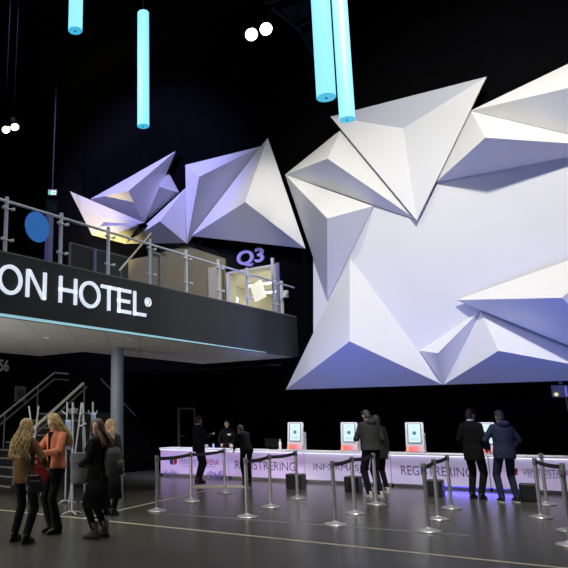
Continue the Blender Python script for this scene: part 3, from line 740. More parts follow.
# ------------------------------------------------------------------ stanchions
HS = .915
def belt_mesh(a, b):
    bm = bmesh.new(); a = V(a); b = V(b); n = 12; d = (b - a); sd = V((-d.y, d.x, 0)).normalized() * .003
    rows = []
    for k in range(n + 1):
        f = k / n; p = a.lerp(b, f); p.z -= .02 * 4 * f * (1 - f)
        rows.append([bm.verts.new(p + sd * s + V((0, 0, z))) for s, z in ((-1, -.03), (1, -.03), (1, .03), (-1, .03))])
    for r, s in zip(rows, rows[1:]):
        for k in range(4): bm.faces.new((r[k], r[(k + 1) % 4], s[(k + 1) % 4], s[k]))
    bm.faces.new(rows[0]); bm.faces.new(rows[-1][::-1])
    return bm
def stanchion_parts(t, p):
    Fk = Matrix.Translation((p.x, p.y, 0))
    bm = bmesh.new(); add_lathe(bm, (0, 0, 0), [(.165, 0), (.168, .008), (.16, .018), (.10, .032), (.05, .045), (.032, .06)], 36); smooth_by_angle(obj('base', bm, M['chrome'], t, Fk), .5)
    bm = bmesh.new(); add_lathe(bm, (0, 0, .04), [(.029, 0), (.029, HS - .13)], 20); smooth_by_angle(obj('post', bm, M['chrome'], t, Fk))
    bm = bmesh.new(); add_lathe(bm, (0, 0, HS - .10), [(.034, 0), (.036, .01), (.036, .088), (.03, .10)], 20); smooth_by_angle(obj('belt_cassette', bm, M['kgrey'], t, Fk))
ST = [((157, 511), 1, 'steel stanchion nearest the column, front of the far left row'),
      ((191.5, 501.2), 2, 'steel stanchion in front of the man in the dark suit'),
      ((225, 492.6), None, 'steel stanchion at the counter end of the far left row'),
      ((247.2, 517), 4, 'steel stanchion in front of the person leaning on the counter'),
      ((271, 507), 5, 'steel stanchion with belt, below the letters ERI of the left REGISTRERING'),
      ((297.6, 498.3), None, 'steel stanchion beside the black box before INFORMASJON'),
      ((335.5, 524.8), 7, 'steel stanchion standing furthest forward below INFORMASJON'),
      ((355, 513.5), 8, 'steel stanchion middle of the row below INFORMASJON'),
      ((376.5, 504.5), None, 'steel stanchion right behind the pair at the second kiosk'),
      ((428.8, 531.5), 10, 'steel stanchion furthest forward below the right REGISTRERING'),
      ((438.4, 519.3), 11, 'steel stanchion middle one of the row below the right REGISTRERING'),
      ((451.5, 508.5), None, 'steel stanchion behind the man in black, at the counter end of its row'),
      ((541, 517.5), 14, 'steel stanchion front one of the close pair before the right arena logo'),
      ((546.8, 504.6), None, 'steel stanchion rear one of the close pair before the right arena logo'),
      ((570, 531), None, 'steel stanchion cut by the right photo edge, the rear one'),
      ((571, 545.5), None, 'steel stanchion cut by the right photo edge, the front one')]
proto = None
for i, (p, nx, lab) in enumerate(ST):
    g = gz(*p)
    if proto is None:
        t = thing('stanchion', lab, 'stanchion', (g.x, g.y, 0), 0, 'stanchions of the queue lanes'); stanchion_parts(t, g); proto = t
    else:
        t = proto.copy(); COL.objects.link(t); t.location = (g.x, g.y, 0); t['label'] = lab
        MW[t.name] = Matrix.Translation((g.x, g.y, 0))
        for ch in [c for c in proto.children if c.name.split('.')[0] != 'belt']:
            c = ch.copy(); COL.objects.link(c); c.parent = t
    if nx is not None:
        h_ = gz(*ST[nx][0]); d = (h_ - g).normalized() * .036
        obj('belt', belt_mesh((g.x + d.x, g.y + d.y, HS - .052), (h_.x - d.x, h_.y - d.y, HS - .052)), M['belt'], t)

# ------------------------------------------------------------------ lights hanging from the ceiling
def tube_light(px, py, wpx, diam, ytop, lab):
    D = diam * F / wpx; r = ray(px, py); r = r / r.y; z = H + r.z * D; x = r.x * D
    rt = ray(px, ytop); zt = H + rt.z / rt.y * D
    t = thing('tube_light', lab, 'lamp', (x, D, z), 0, 'glowing tube lights')
    R_ = diam / 2
    bm = bmesh.new(); add_loft(bm, [((x, D, z + .01), R_, R_), ((x, D, zt - .015), R_, R_), ((x, D, zt), R_ * .93, R_ * .93)], 32); smooth_by_angle(obj('tube', bm, M['tube'], t))
    bm = bmesh.new(); add_lathe(bm, (x, D, z), [(R_ * .95, 0), (R_, .012)], 32); cp = obj('end_cap', bm, M['tubeend'], t)
    bm = bmesh.new(); add_lathe(bm, (x, D, z - .006), [(.018, 0), (.018, .008)], 12); obj('screw', bm, M['dark'], cp)
    bm = bmesh.new(); add_tube(bm, [(x, D, zt - .01), (x, D, 13.0)], .008, 6); obj('cable', bm, M['dark'], t)
tube_light(75.3, 31, 15.6, .25, -110, 'glowing blue-white tube light, leftmost one at the top edge')
tube_light(143.3, 126.5, 12.7, .25, 12.5, 'glowing blue-white tube light hanging whole in view above the left sculpture')
tube_light(326.3, 98, 20.5, .25, -150, 'thicker glowing tube light of the close pair, the left one')
tube_light(347.3, 120, 16.5, .25, -70, 'glowing tube light of the close pair, its end before the big sculpture')
def spot_lamp(px, py, D, rpx, lab, aim):
    r = ray(px, py); p = V((0, 0, H)) + r / r.y * D
    t = thing('spotlight', lab, 'lamp', p, 0, 'ceiling spotlights')
    d = (V(aim) - p).normalized(); q = d.to_track_quat('Z', 'Y').to_matrix(); rr = rpx / F * D
    bm = bmesh.new(); add_lathe(bm, (0, 0, 0), [(rr * .7, -.35), (rr * .9, -.3), (rr * 1.1, -.1), (rr * 1.12, .015), (rr * 1.0, .015), (rr * .98, -.01)], 24); bm.transform(Matrix.Translation(p) @ q.to_4x4()); obj('housing', bm, M['dark'], t)
    bm = bmesh.new(); add_lathe(bm, (0, 0, 0), [(rr * .97, -.005), (rr * .95, .02)], 24); bm.transform(Matrix.Translation(p) @ q.to_4x4()); obj('lens', bm, M['spot'], t)
    b = p - d * .2
    bm = bmesh.new(); add_tube(bm, [b, (b.x, b.y, 13.0)], .008, 8); obj('yoke', bm, M['black'], t)
spot_lamp(251.5, 34.5, 13.5, 6.8, 'bright round ceiling spotlight, the left one of the pair near the top middle', (1, 2, 1))
spot_lamp(266, 29, 13.8, 6.8, 'bright round ceiling spotlight, the right one of the pair near the top middle', (1.4, 2, 1))
spot_lamp(6, 129.5, 15, 4.2, 'oval bright ceiling spotlight left of its twin near the left photo edge', (-1, 10, 1))
spot_lamp(14.8, 126.8, 15.2, 4.2, 'oval bright ceiling spotlight right of its twin near the left photo edge', (-.6, 10, 1))
# exit sign on its rod
D = 19.0; r = ray(52.5, 193); p = V((0, 0, H)) + r / r.y * D
t = thing('exit_sign', 'small green and white exit sign hanging on a long rod', 'sign', p, 0)
bm = bmesh.new(); add_bevbox(bm, (p.x, p.y, p.z), (.25, .07, .15), .008); add_box(bm, (p.x, p.y, p.z + .085), (.26, .09, .02)); obj('housing', bm, M['grey'], t)
bm = bmesh.new(); add_box(bm, (p.x + .035, p.y - .037, p.z), (.165, .006, .13)); obj('face', bm, M['exitw'], t)
bm = bmesh.new(); add_box(bm, (p.x - .085, p.y - .037, p.z), (.075, .006, .13)); obj('face', bm, M['exitg'], t)
bm = bmesh.new(); fr_ = lambda u, v, d: V((p.x + u, p.y - .040 - d, p.z + v))
add_prism(bm, [(.02, -.02), (.06, -.02), (.06, -.04), (.10, 0), (.06, .04), (.06, .02), (.02, .02)], fr_, 0, .002); obj('arrow', bm, M['exitg'], t)
rt = ray(55.5, 52); zt = H + rt.z / rt.y * D
bm = bmesh.new(); add_tube(bm, [(p.x, p.y, p.z + .09), (p.x + .04, p.y, zt), (p.x - .0, p.y + .1, zt + .08), (p.x, p.y + .12, 13.0)], .022, 8); obj('rod', bm, M['dark'], t)
# truss and grid ceiling field, top middle
t = thing('ceiling_truss', 'dim lattice truss with grey panels under the black ceiling, behind the tube pair', 'truss', FB @ V((4.5, -2.2, 12)), BANG)
def tp(px, py, D):
    r = ray(px, py); return V((0, 0, H)) + r / r.y * D
for i, quad in enumerate((((283, 9), (296, 4), (297, 20), (294, 23)), ((299, 3), (309, 0), (309, 16), (299, 19)), ((301, 34), (311, 32), (311, 50), (309, 48)))):
    ws = [tp(x, y, 15.2) for x, y in quad]; bm = bmesh.new()
    a = [bm.verts.new(v) for v in ws]; b = [bm.verts.new(v + V((0, .05, 0))) for v in ws]
    bm.faces.new(a); bm.faces.new(b[::-1])
    for k in range(4): bm.faces.new((a[k], a[(k + 1) % 4], b[(k + 1) % 4], b[k]))
    obj('grid_panel', bm, M['truss2'], t)
for a, b in (((268, 3), (318, -14)), ((272, 8), (300, 30)), ((296, 27), (330, 14)), ((297, -2), (299, 22)), ((300, 30), (322, 68)), ((268, 3), (240, -30))):
    bm = bmesh.new(); add_tube(bm, [tp(*a, 15.1), tp(*b, 15.1)], .045, 8); obj('truss_bar', bm, M['truss'], t)
# projector at the right under the wall edge
c = onX(559.5, 391.5, W - .1)
t = thing('ceiling_projector', 'grey box projector with yellow and violet glints under the sculpture at the right edge', 'projector', FB @ V((W + .05, c.y, 2.1)), BANG)
bm = bmesh.new(); add_bevbox(bm, (W + .08, c.y, c.z + .01), (.30, .28, .22), .02); hs = obj('housing', bm, M['grey'], t, FB)
bm = bmesh.new(); add_tube(bm, [(W - .075, c.y + .06, c.z - .05), (W - .09, c.y + .06, c.z - .05)], .035, 16); obj('lens', bm, emat('projector_glint', (1, .9, .5), .8), hs, FB)  # yellow glint painted as a glowing lens
bm = bmesh.new(); add_box(bm, (W - .074, c.y - .10, c.z + .0), (.008, .025, .18)); obj('violet_glint', bm, emat('projector_glint_violet', (.25, .2, .9), .7), hs, FB)  # violet glint painted as a glowing bar on the housing
bm = bmesh.new(); add_box(bm, (W + .1, c.y, 2.24), (.06, .06, .14)); obj('mount', bm, M['grey'], t, FB)
bm = bmesh.new(); add_tube(bm, [(W + .05, c.y - .06, c.z - .1), (W + .06, c.y - .07, c.z - .2), (W + .06, c.y - .07, c.z - .34)], .012, 8); obj('cable', bm, M['grey'], t, FB)

# ------------------------------------------------------------------ coat stands by the stairs
def px_at(px, py, D):
    r = ray(px, py); return V((0, 0, H)) + r / r.y * D
g = gz(72, 514.5)
t = thing('coat_stand', 'pale coat stand pole on a splayed foot right of the woman in salmon', 'coat stand', (g.x, g.y, 0))
top = px_at(73, 402.5, g.y)
bm = bmesh.new(); add_tube(bm, [(g.x, g.y, .03), (top.x, g.y, top.z)], .020, 12); obj('pole', bm, M['stand'], t)
bm = bmesh.new(); add_tube(bm, [(g.x, g.y, .73), (g.x, g.y, .78)], .04, 14); obj('collar', bm, M['shirt'], t)
for a in (0, 1, 2, 3):
    d = V((math.cos(a * PI / 2 + .5), math.sin(a * PI / 2 + .5), 0))
    bm = bmesh.new(); add_tube(bm, [(g.x, g.y, .05), g + d * .1 + V((0, 0, .035)), g + d * .17 + V((0, 0, .012))], .014, 8); obj('foot', bm, M['stand'], t)
    bm = bmesh.new(); b = V((top.x, g.y, top.z - .18)); add_tube(bm, [b, b + d * .06 + V((0, 0, .02)), b + d * .085 + V((0, 0, .08))], .011, 8); obj('hook', bm, M['stand'], t)
SY_ = 13.2
g2 = px_at(93, 402, SY_); 
t = thing('coat_stand', 'pale coat stand with hooks holding a blue cloth, above the brown-haired woman', 'coat stand', (g2.x, SY_, 0))
bm = bmesh.new(); add_tube(bm, [(g2.x, SY_, .03), (g2.x, SY_, g2.z)], .018, 12); obj('pole', bm, M['stand'], t)
for a in range(4):
    d = V((math.cos(a * PI / 2 + .2), math.sin(a * PI / 2 + .2), 0)); b = V((g2.x, SY_, g2.z - .24))
    bm = bmesh.new(); add_tube(bm, [b, b + d * .07 + V((0, 0, .02)), b + d * .09 + V((0, 0, .08))], .011, 8); obj('hook', bm, M['stand'], t)
    bm = bmesh.new(); add_tube(bm, [(g2.x, SY_, .05), V((g2.x, SY_, .03)) + d * .12, V((g2.x, SY_, .012)) + d * .2], .014, 8); obj('foot', bm, M['stand'], t)
t = thing('coat_stand', 'pale A-shaped coat stand with crossbars between two pole stands', 'coat stand', (px_at(82, 480, 13.0).x, 13.0, 0))
tp_ = px_at(82.3, 402.5, 13.0)
for sx, zb in ((-.20, 0), (.13, 0)):
    bm = bmesh.new(); add_tube(bm, [(tp_.x + (.012 if sx > 0 else -.012), 13.0, tp_.z), (tp_.x + sx * 1.05, 13.0 + sx * .2, 0.013)], .016, 10); obj('leg', bm, M['stand'], t)
bm = bmesh.new(); add_tube(bm, [(tp_.x, 13.0, tp_.z - .02), (tp_.x + .05, 13.35, .013)], .016, 10); obj('leg', bm, M['stand'], t)
for py_, wd in ((413, .04), (425, .075)):
    b = px_at(82.3, py_, 12.98)
    bm = bmesh.new(); add_tube(bm, [(b.x - wd, 12.975, b.z - .035), (b.x + wd, 12.975, b.z + .03)], .014, 8); obj('crossbar', bm, M['stand'], t)
t = thing('coat_stand', 'grey coat stand half hidden behind the pole stand, with slanting brace', 'coat stand', (px_at(67.5, 480, 13.1).x, 13.1, 0))
b = px_at(67.3, 402, 13.1)
bm = bmesh.new(); add_tube(bm, [(b.x, 13.1, .02), (b.x, 13.1, b.z)], .016, 10); obj('pole', bm, M['stand'], t)
c = px_at(61.5, 410.5, 13.1); e = px_at(67.5, 415.5, 13.1)
bm = bmesh.new(); add_tube(bm, [c, e], .012, 8); obj('brace', bm, M['stand'], t)
for a in range(3):
    d = V((math.cos(a * 2.1), math.sin(a * 2.1), 0)); bm = bmesh.new(); add_tube(bm, [(b.x, 13.1, .05), V((b.x, 13.1, .012)) + d * .2], .014, 8); obj('foot', bm, M['stand'], t)
t = thing('coat_stand', 'grey coat stand with two splayed tips above the woman in brown', 'coat stand', (px_at(33.5, 480, 12.6).x, 12.6, 0))
a_, b_ = px_at(28.6, 406, 12.6), px_at(39, 406, 12.6); m_ = px_at(34, 445, 12.6)
for s_, e_ in ((a_, 1), (b_, -1)):
    bm = bmesh.new(); dr = (m_ - s_); k = (s_.z - .013) / (-dr.z); f_ = s_ + dr * k; add_tube(bm, [V((s_.x, 12.6 + .03 * e_, s_.z)), V((f_.x, 12.6 + .03 * e_, .014))], .014, 10); obj('leg', bm, M['stand'], t)
bm = bmesh.new(); add_tube(bm, [(m_.x, 12.6, m_.z - .04), (m_.x, 12.6, m_.z + .04)], .045, 12); obj('hub', bm, M['stand'], t)
def hang_cloth(px, py0, py1, wpx, D, lab, seed):
    rnd = random.Random(seed); a = px_at(px, py0, D); b = px_at(px, py1, D); w = wpx / F * D
    bm = bmesh.new(); nu, nv = 14, 10; g_ = {}
    for s in (0, 1):
        for i in range(nu + 1):
            for j in range(nv + 1):
                u = i / nu - .5; v = j / nv; spread = .55 + .45 * v
                y = D - .06 + .028 * math.sin(u * 19 + seed) * (.4 + v) + s * .012
                g_[s, i, j] = bm.verts.new((a.x + u * w * spread, y, a.z + (b.z - a.z) * v + .02 * math.sin(u * 9 + seed) * v))
    for i in range(nu):
        for j in range(nv):
            bm.faces.new([g_[0, i, j], g_[0, i + 1, j], g_[0, i + 1, j + 1], g_[0, i, j + 1]]); bm.faces.new([g_[1, i, j], g_[1, i, j + 1], g_[1, i + 1, j + 1], g_[1, i + 1, j]])
    for j in range(nv):
        for i in (0, nu): bm.faces.new([g_[0, i, j], g_[0, i, j + 1], g_[1, i, j + 1], g_[1, i, j]])
    for i in range(nu):
        for j in (0, nv): bm.faces.new([g_[0, i, j], g_[0, i + 1, j], g_[1, i + 1, j], g_[1, i, j]])
    t = obj('hanging_cloth', bm, M['cloth'], smooth=True); tag(t, lab, 'cloth', 'pale blue cloths on the coat stands'); origin_to(t, (a.x, D, a.z))
hang_cloth(68.5, 420, 450, 8.5, 13.05, 'pale blue cloth hanging beside the pole stand, behind the woman in salmon', 1)
hang_cloth(93.8, 412.5, 446, 7.5, 13.15, 'pale blue cloth hanging from the stand above the brown-haired woman', 2)

# ------------------------------------------------------------------ people
def ik(a, c, l1, l2, pole):
    a = V(a); c = V(c); d = c - a; L = d.length
    if L > (l1 + l2) * .995: c = a + d * ((l1 + l2) * .995 / L); d = c - a; L = d.length
    x = (l1 * l1 - l2 * l2 + L * L) / (2 * L); h = math.sqrt(max(l1 * l1 - x * x, 0))
    u = d / L; p = V(pole); p = (p - u * p.dot(u)).normalized()
    return a + u * x + p * h, c
def capsule(bm, a, b, r0, r1, seg=12):
    a = V(a); b = V(b); d = (b - a); L = d.length; u = d / L
    pts = []; rs = []
    for k in range(4): an = PI / 2 * (1 - k / 4); pts.append(a - u * r0 * math.sin(an)); rs.append(max(r0 * math.cos(an), .001))
    for k in range(5): f = k / 4; pts.append(a.lerp(b, f)); rs.append(r0 + (r1 - r0) * f)
    for k in range(1, 5): an = PI / 2 * k / 4; pts.append(b + u * r1 * math.sin(an)); rs.append(max(r1 * math.cos(an), .001))
    add_tube(bm, pts, rs, seg)
def hand(bm, w, d, side, s, curl=.5):
    """palm, four bent fingers and a thumb; w wrist, d pointing direction, side = towards the thumb"""
    d = V(d).normalized(); side = V(side); side = (side - d * side.dot(d)).normalized(); n = d.cross(side)
    rot = Matrix((side, n, d)).transposed()
    add_ell(bm, V(w) + d * .045 * s, (.040 * s, .017 * s, .055 * s), rot, 12, 8)
    for k, (o, l, r) in enumerate(((.028, .072, .0085), (.010, .080, .009), (-.009, .074, .0085), (-.027, .058, .0078))):
        p = V(w) + d * .085 * s + side * o * s; dd = d.copy()
        for j, f in enumerate((.45, .32, .23)):
            e = p + dd * l * f * s; capsule(bm, p, e, r * s * (1 - .08 * j), r * s * (.92 - .08 * j), 8); p = e
            dd = (Quaternion(side, -curl * .7) @ dd)
    p = V(w) + d * .02 * s + side * .03 * s; dd = (d * .6 + side * .8).normalized()
    for l in (.042, .034):
        e = p + dd * l * s; capsule(bm, p, e, .0105 * s, .0095 * s, 8); p = e; dd = (dd + d * .5 - n * .2).normalized()

def person(label, pos, face, h=1.75, top='blackcl', bottom='blackcl', shoe='shoe', skin='skin', hair='darkhair', hairstyle='short', lean=0., bend=0.,
           armL=None, armR=None, poleL=(.4, .6, -.4), poleR=(-.4, .6, -.4), head=(0, 0), feet=((.10, -.02), (-.10, .02)), hem=.80, flare=.0, legw=1.0, female=False,
           skirt=None, hood=False, collar=None, sole=None, hairlen=.36, curlL=.5, curlR=.5, hairw=1.0, extra=None, longboot=False, openfront=None, bulk=1.0):
    fx, fy = face; rz = math.atan2(fx, -fy); s = h / 1.72
    P = thing('person', label, 'person', (pos[0], pos[1], 0), rz)
    Fp = MW[P.name]
    wd = .92 if female else 1.0
    hc = V((0, 0, .93 * s)); Rl = Matrix.Rotation(lean, 3, 'X')
    def U(p):
        p = V(p)
        k = max(0, min(1, (p.z - .86 * s) / (.14 * s)))
        q = hc + Matrix.Rotation(lean * k, 3, 'X') @ (p - hc)
        return q
    def sv(x, y, z): return V((x * s, y * s, z * s))
    # joints
    shL, shR = U(sv(.165 * wd, .005, 1.395)), U(sv(-.165 * wd, .005, 1.395))
    tL = V(armL) * s if armL else sv(.245, -.03, .80); tR = V(armR) * s if armR else sv(-.245, -.03, .80)
    l1, l2 = .285 * s, .255 * s
    elL, wrL = ik(shL, tL, l1, l2, poleL); elR, wrR = ik(shR, tR, l1, l2, poleR)
    hpL, hpR = sv(.092, 0, .90), sv(-.092, 0, .90)
    anL, anR = sv(feet[0][0], feet[0][1] + .03, .09), sv(feet[1][0], feet[1][1] + .03, .09)
    knL, anL = ik(hpL, anL, .425 * s, .425 * s, (.15, -1, 0)); knR, anR = ik(hpR, anR, .425 * s, .425 * s, (-.15, -1, 0))
    nk = U(sv(0, .012, 1.46)); hd0 = U(sv(0, -.014, 1.588))
    yaw, pit = head
    RH = Matrix.Rotation(lean * .35, 3, 'X') @ Matrix.Rotation(yaw, 3, 'Z') @ Matrix.Rotation(pit, 3, 'X')
    hd = nk + Matrix.Rotation(yaw * .5, 3, 'Z') @ Matrix.Rotation(pit * .55, 3, 'X') @ (hd0 - nk)
    TH_ = Matrix.Translation(hd) @ RH.to_4x4()
    hp = lambda x, y, z: TH_ @ sv(x, y, z)
    # --- body, one continuous surface
    bm = bmesh.new()
    tors = [(.80, .10, .08), (.86, .145, .095), (.94, .152, .102), (1.06, .130 * wd, .098), (1.24, .155 * wd, .115), (1.36, .165 * wd, .108), (1.43, .135 * wd, .082), (1.475, .06, .06)]
    add_loft(bm, [((0, .005 * s, z * s), rx * s, ry * s) for z, rx, ry in tors], 20, U)
    capsule(bm, nk - (hd - nk) * .15, hd - RH @ sv(0, -.01, .05), .055 * s * wd, .050 * s * wd)
    add_ell(bm, hd + RH @ sv(0, .008, .02), (.073 * s, .092 * s, .105 * s), RH)
    add_ell(bm, hd + RH @ sv(0, -.028, -.052), (.052 * s, .058 * s, .066 * s), RH)
    add_ell(bm, hd + RH @ sv(0, -.094, -.014), (.012 * s, .018 * s, .024 * s), RH)
    for sx in (-1, 1): add_ell(bm, hd + RH @ sv(.075 * sx, .012, -.008), (.012 * s, .02 * s, .03 * s), RH)
    for sh, el, wr, sg_, cu in ((shL, elL, wrL, 1, curlL), (shR, elR, wrR, -1, curlR)):
        capsule(bm, sh, el, .045 * s, .036 * s); capsule(bm, el, wr, .037 * s, .024 * s)
        d = (wr - el); sd = V((0, -1, .15)) if abs(d.normalized().y) < .7 else V((-sg_, 0, .6))
        hand(bm, wr, d, sd, s, cu)
    for hpj, kn, an, ft in ((hpL, knL, anL, 0), (hpR, knR, anR, 1)):
        capsule(bm, hpj, kn, .070 * s, .048 * s); capsule(bm, kn, an, .048 * s, .032 * s)
        add_ell(bm, an + sv(0, -.06, -.045), (.036 * s, .11 * s, .035 * s))
    body = obj('body', remesh(bm, .0095, 1), M[skin], P, Fp, smooth=True)
    # face
    for sx in (-1, 1):
        bm = bmesh.new(); add_ell(bm, hp(.031 * sx, -.077, .012), (.012 * s, .009 * s, .008 * s), RH, 10, 8); obj('eye', bm, M['eye'], body, Fp, smooth=True)
        bm = bmesh.new(); add_ell(bm, hp(.032 * sx, -.080, .034), (.019 * s, .008 * s, .004 * s), RH, 10, 6); obj('eyebrow', bm, M[hair], body, Fp, smooth=True)
    bm = bmesh.new(); add_ell(bm, hp(0, -.082, -.062), (.021 * s, .009 * s, .007 * s), RH, 12, 8); obj('mouth', bm, M['lip'], body, Fp, smooth=True)
    # --- trousers
    bm = bmesh.new()
    for hpj, kn, an in ((hpL, knL, anL), (hpR, knR, anR)):
        capsule(bm, hpj + V((0, 0, .02)), kn, .090 * s * legw, .066 * s * legw)
        capsule(bm, kn, an + V((0, 0, -.005 + (.05 if longboot else 0))), .066 * s * legw, (.052 + flare) * s * legw)
    add_loft(bm, [((0, .005 * s, z * s), rx * s, ry * s) for z, rx, ry in ((.80, .12, .09), (.86, .172, .12), (.94, .175, .125), (1.03, .145, .11))], 20, U)
    obj('trousers', remesh(bm, .012, 2), M[bottom], P, Fp, smooth=True)
    # --- shoes
    for an, sg_ in ((anL, 1), (anR, -1)):
        c = V((an.x, an.y - .055 * s, 0)); an_z = .11 if not longboot else .20
        bm = bmesh.new()
        add_loft(bm, [(c + V((0, 0, .022)), .043 * s, .135 * s), (c + V((0, .0, .045)), .046 * s, .132 * s), (c + V((0, .03 * s, .075)), .042 * s, .095 * s), (c + V((0, .055 * s, .10)), .045 * s, .062 * s), (c + V((0, .055 * s, an_z * 1.0 + .01)), (.047 if not longboot else .062) * s, (.055 if not longboot else .068) * s)], 20)
        sh_ = obj('shoe', bm, M[shoe], P, Fp, smooth=True)
        bm = bmesh.new(); add_loft(bm, [(c + V((0, 0, .0)), .047 * s, .138 * s), (c + V((0, 0, .024)), .048 * s, .139 * s)], 20); obj('sole', bm, M[sole or 'shoe'], sh_, Fp)
    # --- jacket, sweater or coat
    bm = bmesh.new(); e = .018
    rows = []
    if hem < .84:
        rows = [(hem, .185 + (.03 if hem < .6 else 0), .135 + (.03 if hem < .6 else 0)), ((hem + .88) / 2, .186, .138)]
    rows += [(z, rx + e + (.012 if z < 1.2 else 0), ry + e) for z, rx, ry in ((max(.90, hem if hem > .84 else .90), .168, .118), (1.06, .138 * wd, .104), (1.24, .160 * wd, .116), (1.36, .170 * wd, .110), (1.435, .140 * wd, .085), (1.475, .072, .065))]
    add_loft(bm, [((0, .005 * s, z * s), rx * s * bulk, ry * s * bulk) for z, rx, ry in rows], 24, U)
    for sh, el, wr in ((shL, elL, wrL), (shR, elR, wrR)):
        capsule(bm, sh + V((0, 0, -.005)), el, .060 * s * bulk, .053 * s * bulk); capsule(bm, el, el.lerp(wr, .93), .054 * s * bulk, .041 * s * bulk)
    if hood: add_ell(bm, U(sv(0, .105, 1.45)), (.12 * s, .065 * s, .07 * s))
    obj('jacket', remesh(bm, .012, 2), M[top], P, Fp, smooth=True)
    if skirt:
        bm = bmesh.new(); z0 = skirt
        add_loft(bm, [((0, .01 * s, z0 * s), .24 * s, .20 * s), ((0, .008 * s, (z0 + .9) / 2 * s), .21 * s, .17 * s), ((0, .005 * s, .95 * s), .18 * s, .14 * s)], 28)
        obj('skirt', bm, M[bottom], P, Fp, smooth=True)
    if collar:
        bm = bmesh.new(); a = nk + (hd - nk) * .12; add_tube(bm, [a - (hd - nk) * .12, a + (hd - nk) * .22], [.075 * s, .064 * s], 20); obj('shirt_collar', bm, M[collar], P, Fp, smooth=True)
    if openfront:
        bm = bmesh.new(); add_loft(bm, [((0, -.055 * s, z * s), rx * s, .088 * s) for z, rx in ((.92, .05), (1.1, .045), (1.3, .05), (1.44, .055))], 16, U); obj('shirt', bm, M[openfront], P, Fp, smooth=True)
    # --- hair
    if hairstyle == 'short':
        bm = bmesh.new(); add_ell(bm, hp(0, .022, .032), (.079 * s, .090 * s, .103 * s), RH); add_ell(bm, hp(0, .045, -.02), (.070 * s, .06 * s, .075 * s), RH)
        add_ell(bm, hp(0, -.035, .095), (.060 * s, .05 * s, .034 * s), RH)
        obj('hair', remesh(bm, .009, 2), M[hair], P, Fp, smooth=True)
    else:
        bm = bmesh.new(); add_ell(bm, hp(0, .020, .034), (.086 * s, .096 * s, .106 * s), RH)
        Ry = Matrix.Rotation(yaw, 3, 'Z'); rnd = random.Random(len(label))
        L = hairlen; b0 = hp(0, .05, .0)
        back = V((0, 0.14 * s, 0))
        def line(f):           # from the back of the head down over the back
            q = b0 + V((0, 0, -L * f * s)); tgt = U(sv(0, .125, 1.40)); k = min(1, f * L / .22)
            bx = q.x * (1 - k) + tgt.x * k + (hd.x - tgt.x) * .4 * k; by = q.y * (1 - k) + max(tgt.y, q.y) * k
            return V((bx, by, q.z))
        rg = []
        for j in range(7):
            f = j / 6; c = line(f); w = (.082 + .05 * math.sin(min(1, f * 1.3) * PI / 1.7)) * s * hairw * (1 if f < .9 else .8)
            rg.append((c, w, (.06 - .02 * f) * s))
        add_loft(bm, rg[::-1], 18)
        obj_h = obj('hair', remesh(bm, .011, 2), M[hair], P, Fp, smooth=True)
        bm = bmesh.new()
        for k in range(72):
            an = -.16 * PI + 1.32 * PI * (k + rnd.uniform(-.3, .3)) / 71     # round the sides and back
            pts = []; rs = []; ph = rnd.uniform(0, 6.28); amp = rnd.uniform(.008, .02) * s; ln = rnd.uniform(.85, 1.08)
            for j in range(15):
                f = j / 14 * ln
                if f < .22:
                    g_ = f / .22; el_ = (1 - g_) * 1.25
                    q = hp(math.cos(an) * .090 * math.cos(el_), .020 + math.sin(an) * .100 * math.cos(el_), .030 + .108 * math.sin(el_))
                else:
                    fr2 = (f - .22) / .78; c = line(fr2); c0_ = line(0); w = (.094 + .045 * math.sin(min(1, fr2 * 1.3) * PI / 1.7)) * s * hairw
                    sidep = Ry @ V((math.cos(an) * w, math.sin(an) * w * .66 + .0, 0))
                    q = c + sidep + V((0, -.028 * s * (1 - fr2), 0))
                    q += V((math.sin(fr2 * 13 + ph) * amp, math.cos(fr2 * 11 + ph) * amp, 0))
                pts.append(q); rs.append(.0085 * s * (1 - .55 * max(0, f - .5)))
            add_tube(bm, pts, rs, 6)
        obj('hair_lock', bm, M[hair], obj_h, Fp, smooth=True)
    return dict(P=P, F=Fp, U=U, wrL=Fp @ wrL, wrR=Fp @ wrR, elL=Fp @ elL, elR=Fp @ elR, shL=Fp @ shL, shR=Fp @ shR, s=s, hd=Fp @ hd)

g = gz(22.5, 543)
w1 = person('woman with long wavy blond hair seen from behind, brown suede jacket and black trousers', g, (.55, .83), 1.53, 'brownjk', 'blackcl', 'shoe', 'skin2', 'blond', 'long', female=True,
            armL=(.20, -.26, 1.12), armR=(-.20, -.22, 1.05), poleL=(.8, .5, -.3), poleR=(-.8, .5, -.3), feet=((.17, -.03), (-.11, .03)), hem=.82, legw=1.05, hairlen=.42, hairw=1.05, head=(.1, .1))
g = gz(54, 533)
w2 = person('woman with straight blond hair and salmon jacket looking down into her red bag', g, (-.72, -.69), 1.61, 'orangejk', 'blackcl', 'shoe', 'skin2', 'blond2', 'long', female=True,
            armL=(.05, -.30, 1.14), armR=(-.12, -.27, 1.12), poleL=(1, .2, -.5), poleR=(-1, .2, -.5), head=(-.1, .55), feet=((.10, -.05), (-.11, .02)), flare=.028, hem=.92, openfront='blackcl', hairlen=.36, hairw=1.2)
g = gz(96.5, 538)
w3 = person('brown-haired woman in a long black coat looking towards the camera, grey boots', g, (-.96, .28), 1.53, 'blackcl', 'blackcl', 'boot', 'skin2', 'brunette', 'long', female=True,
            armL=(.09, -.27, 1.02), armR=(-.15, -.20, 1.02), poleL=(.6, .6, -.4), poleR=(-.6, .6, -.4), head=(1.35, .0), feet=((.11, -.03), (-.12, .05)), hem=.62, hairw=1.15, skirt=.42, longboot=True, hairlen=.30)
g = gz(110, 515)
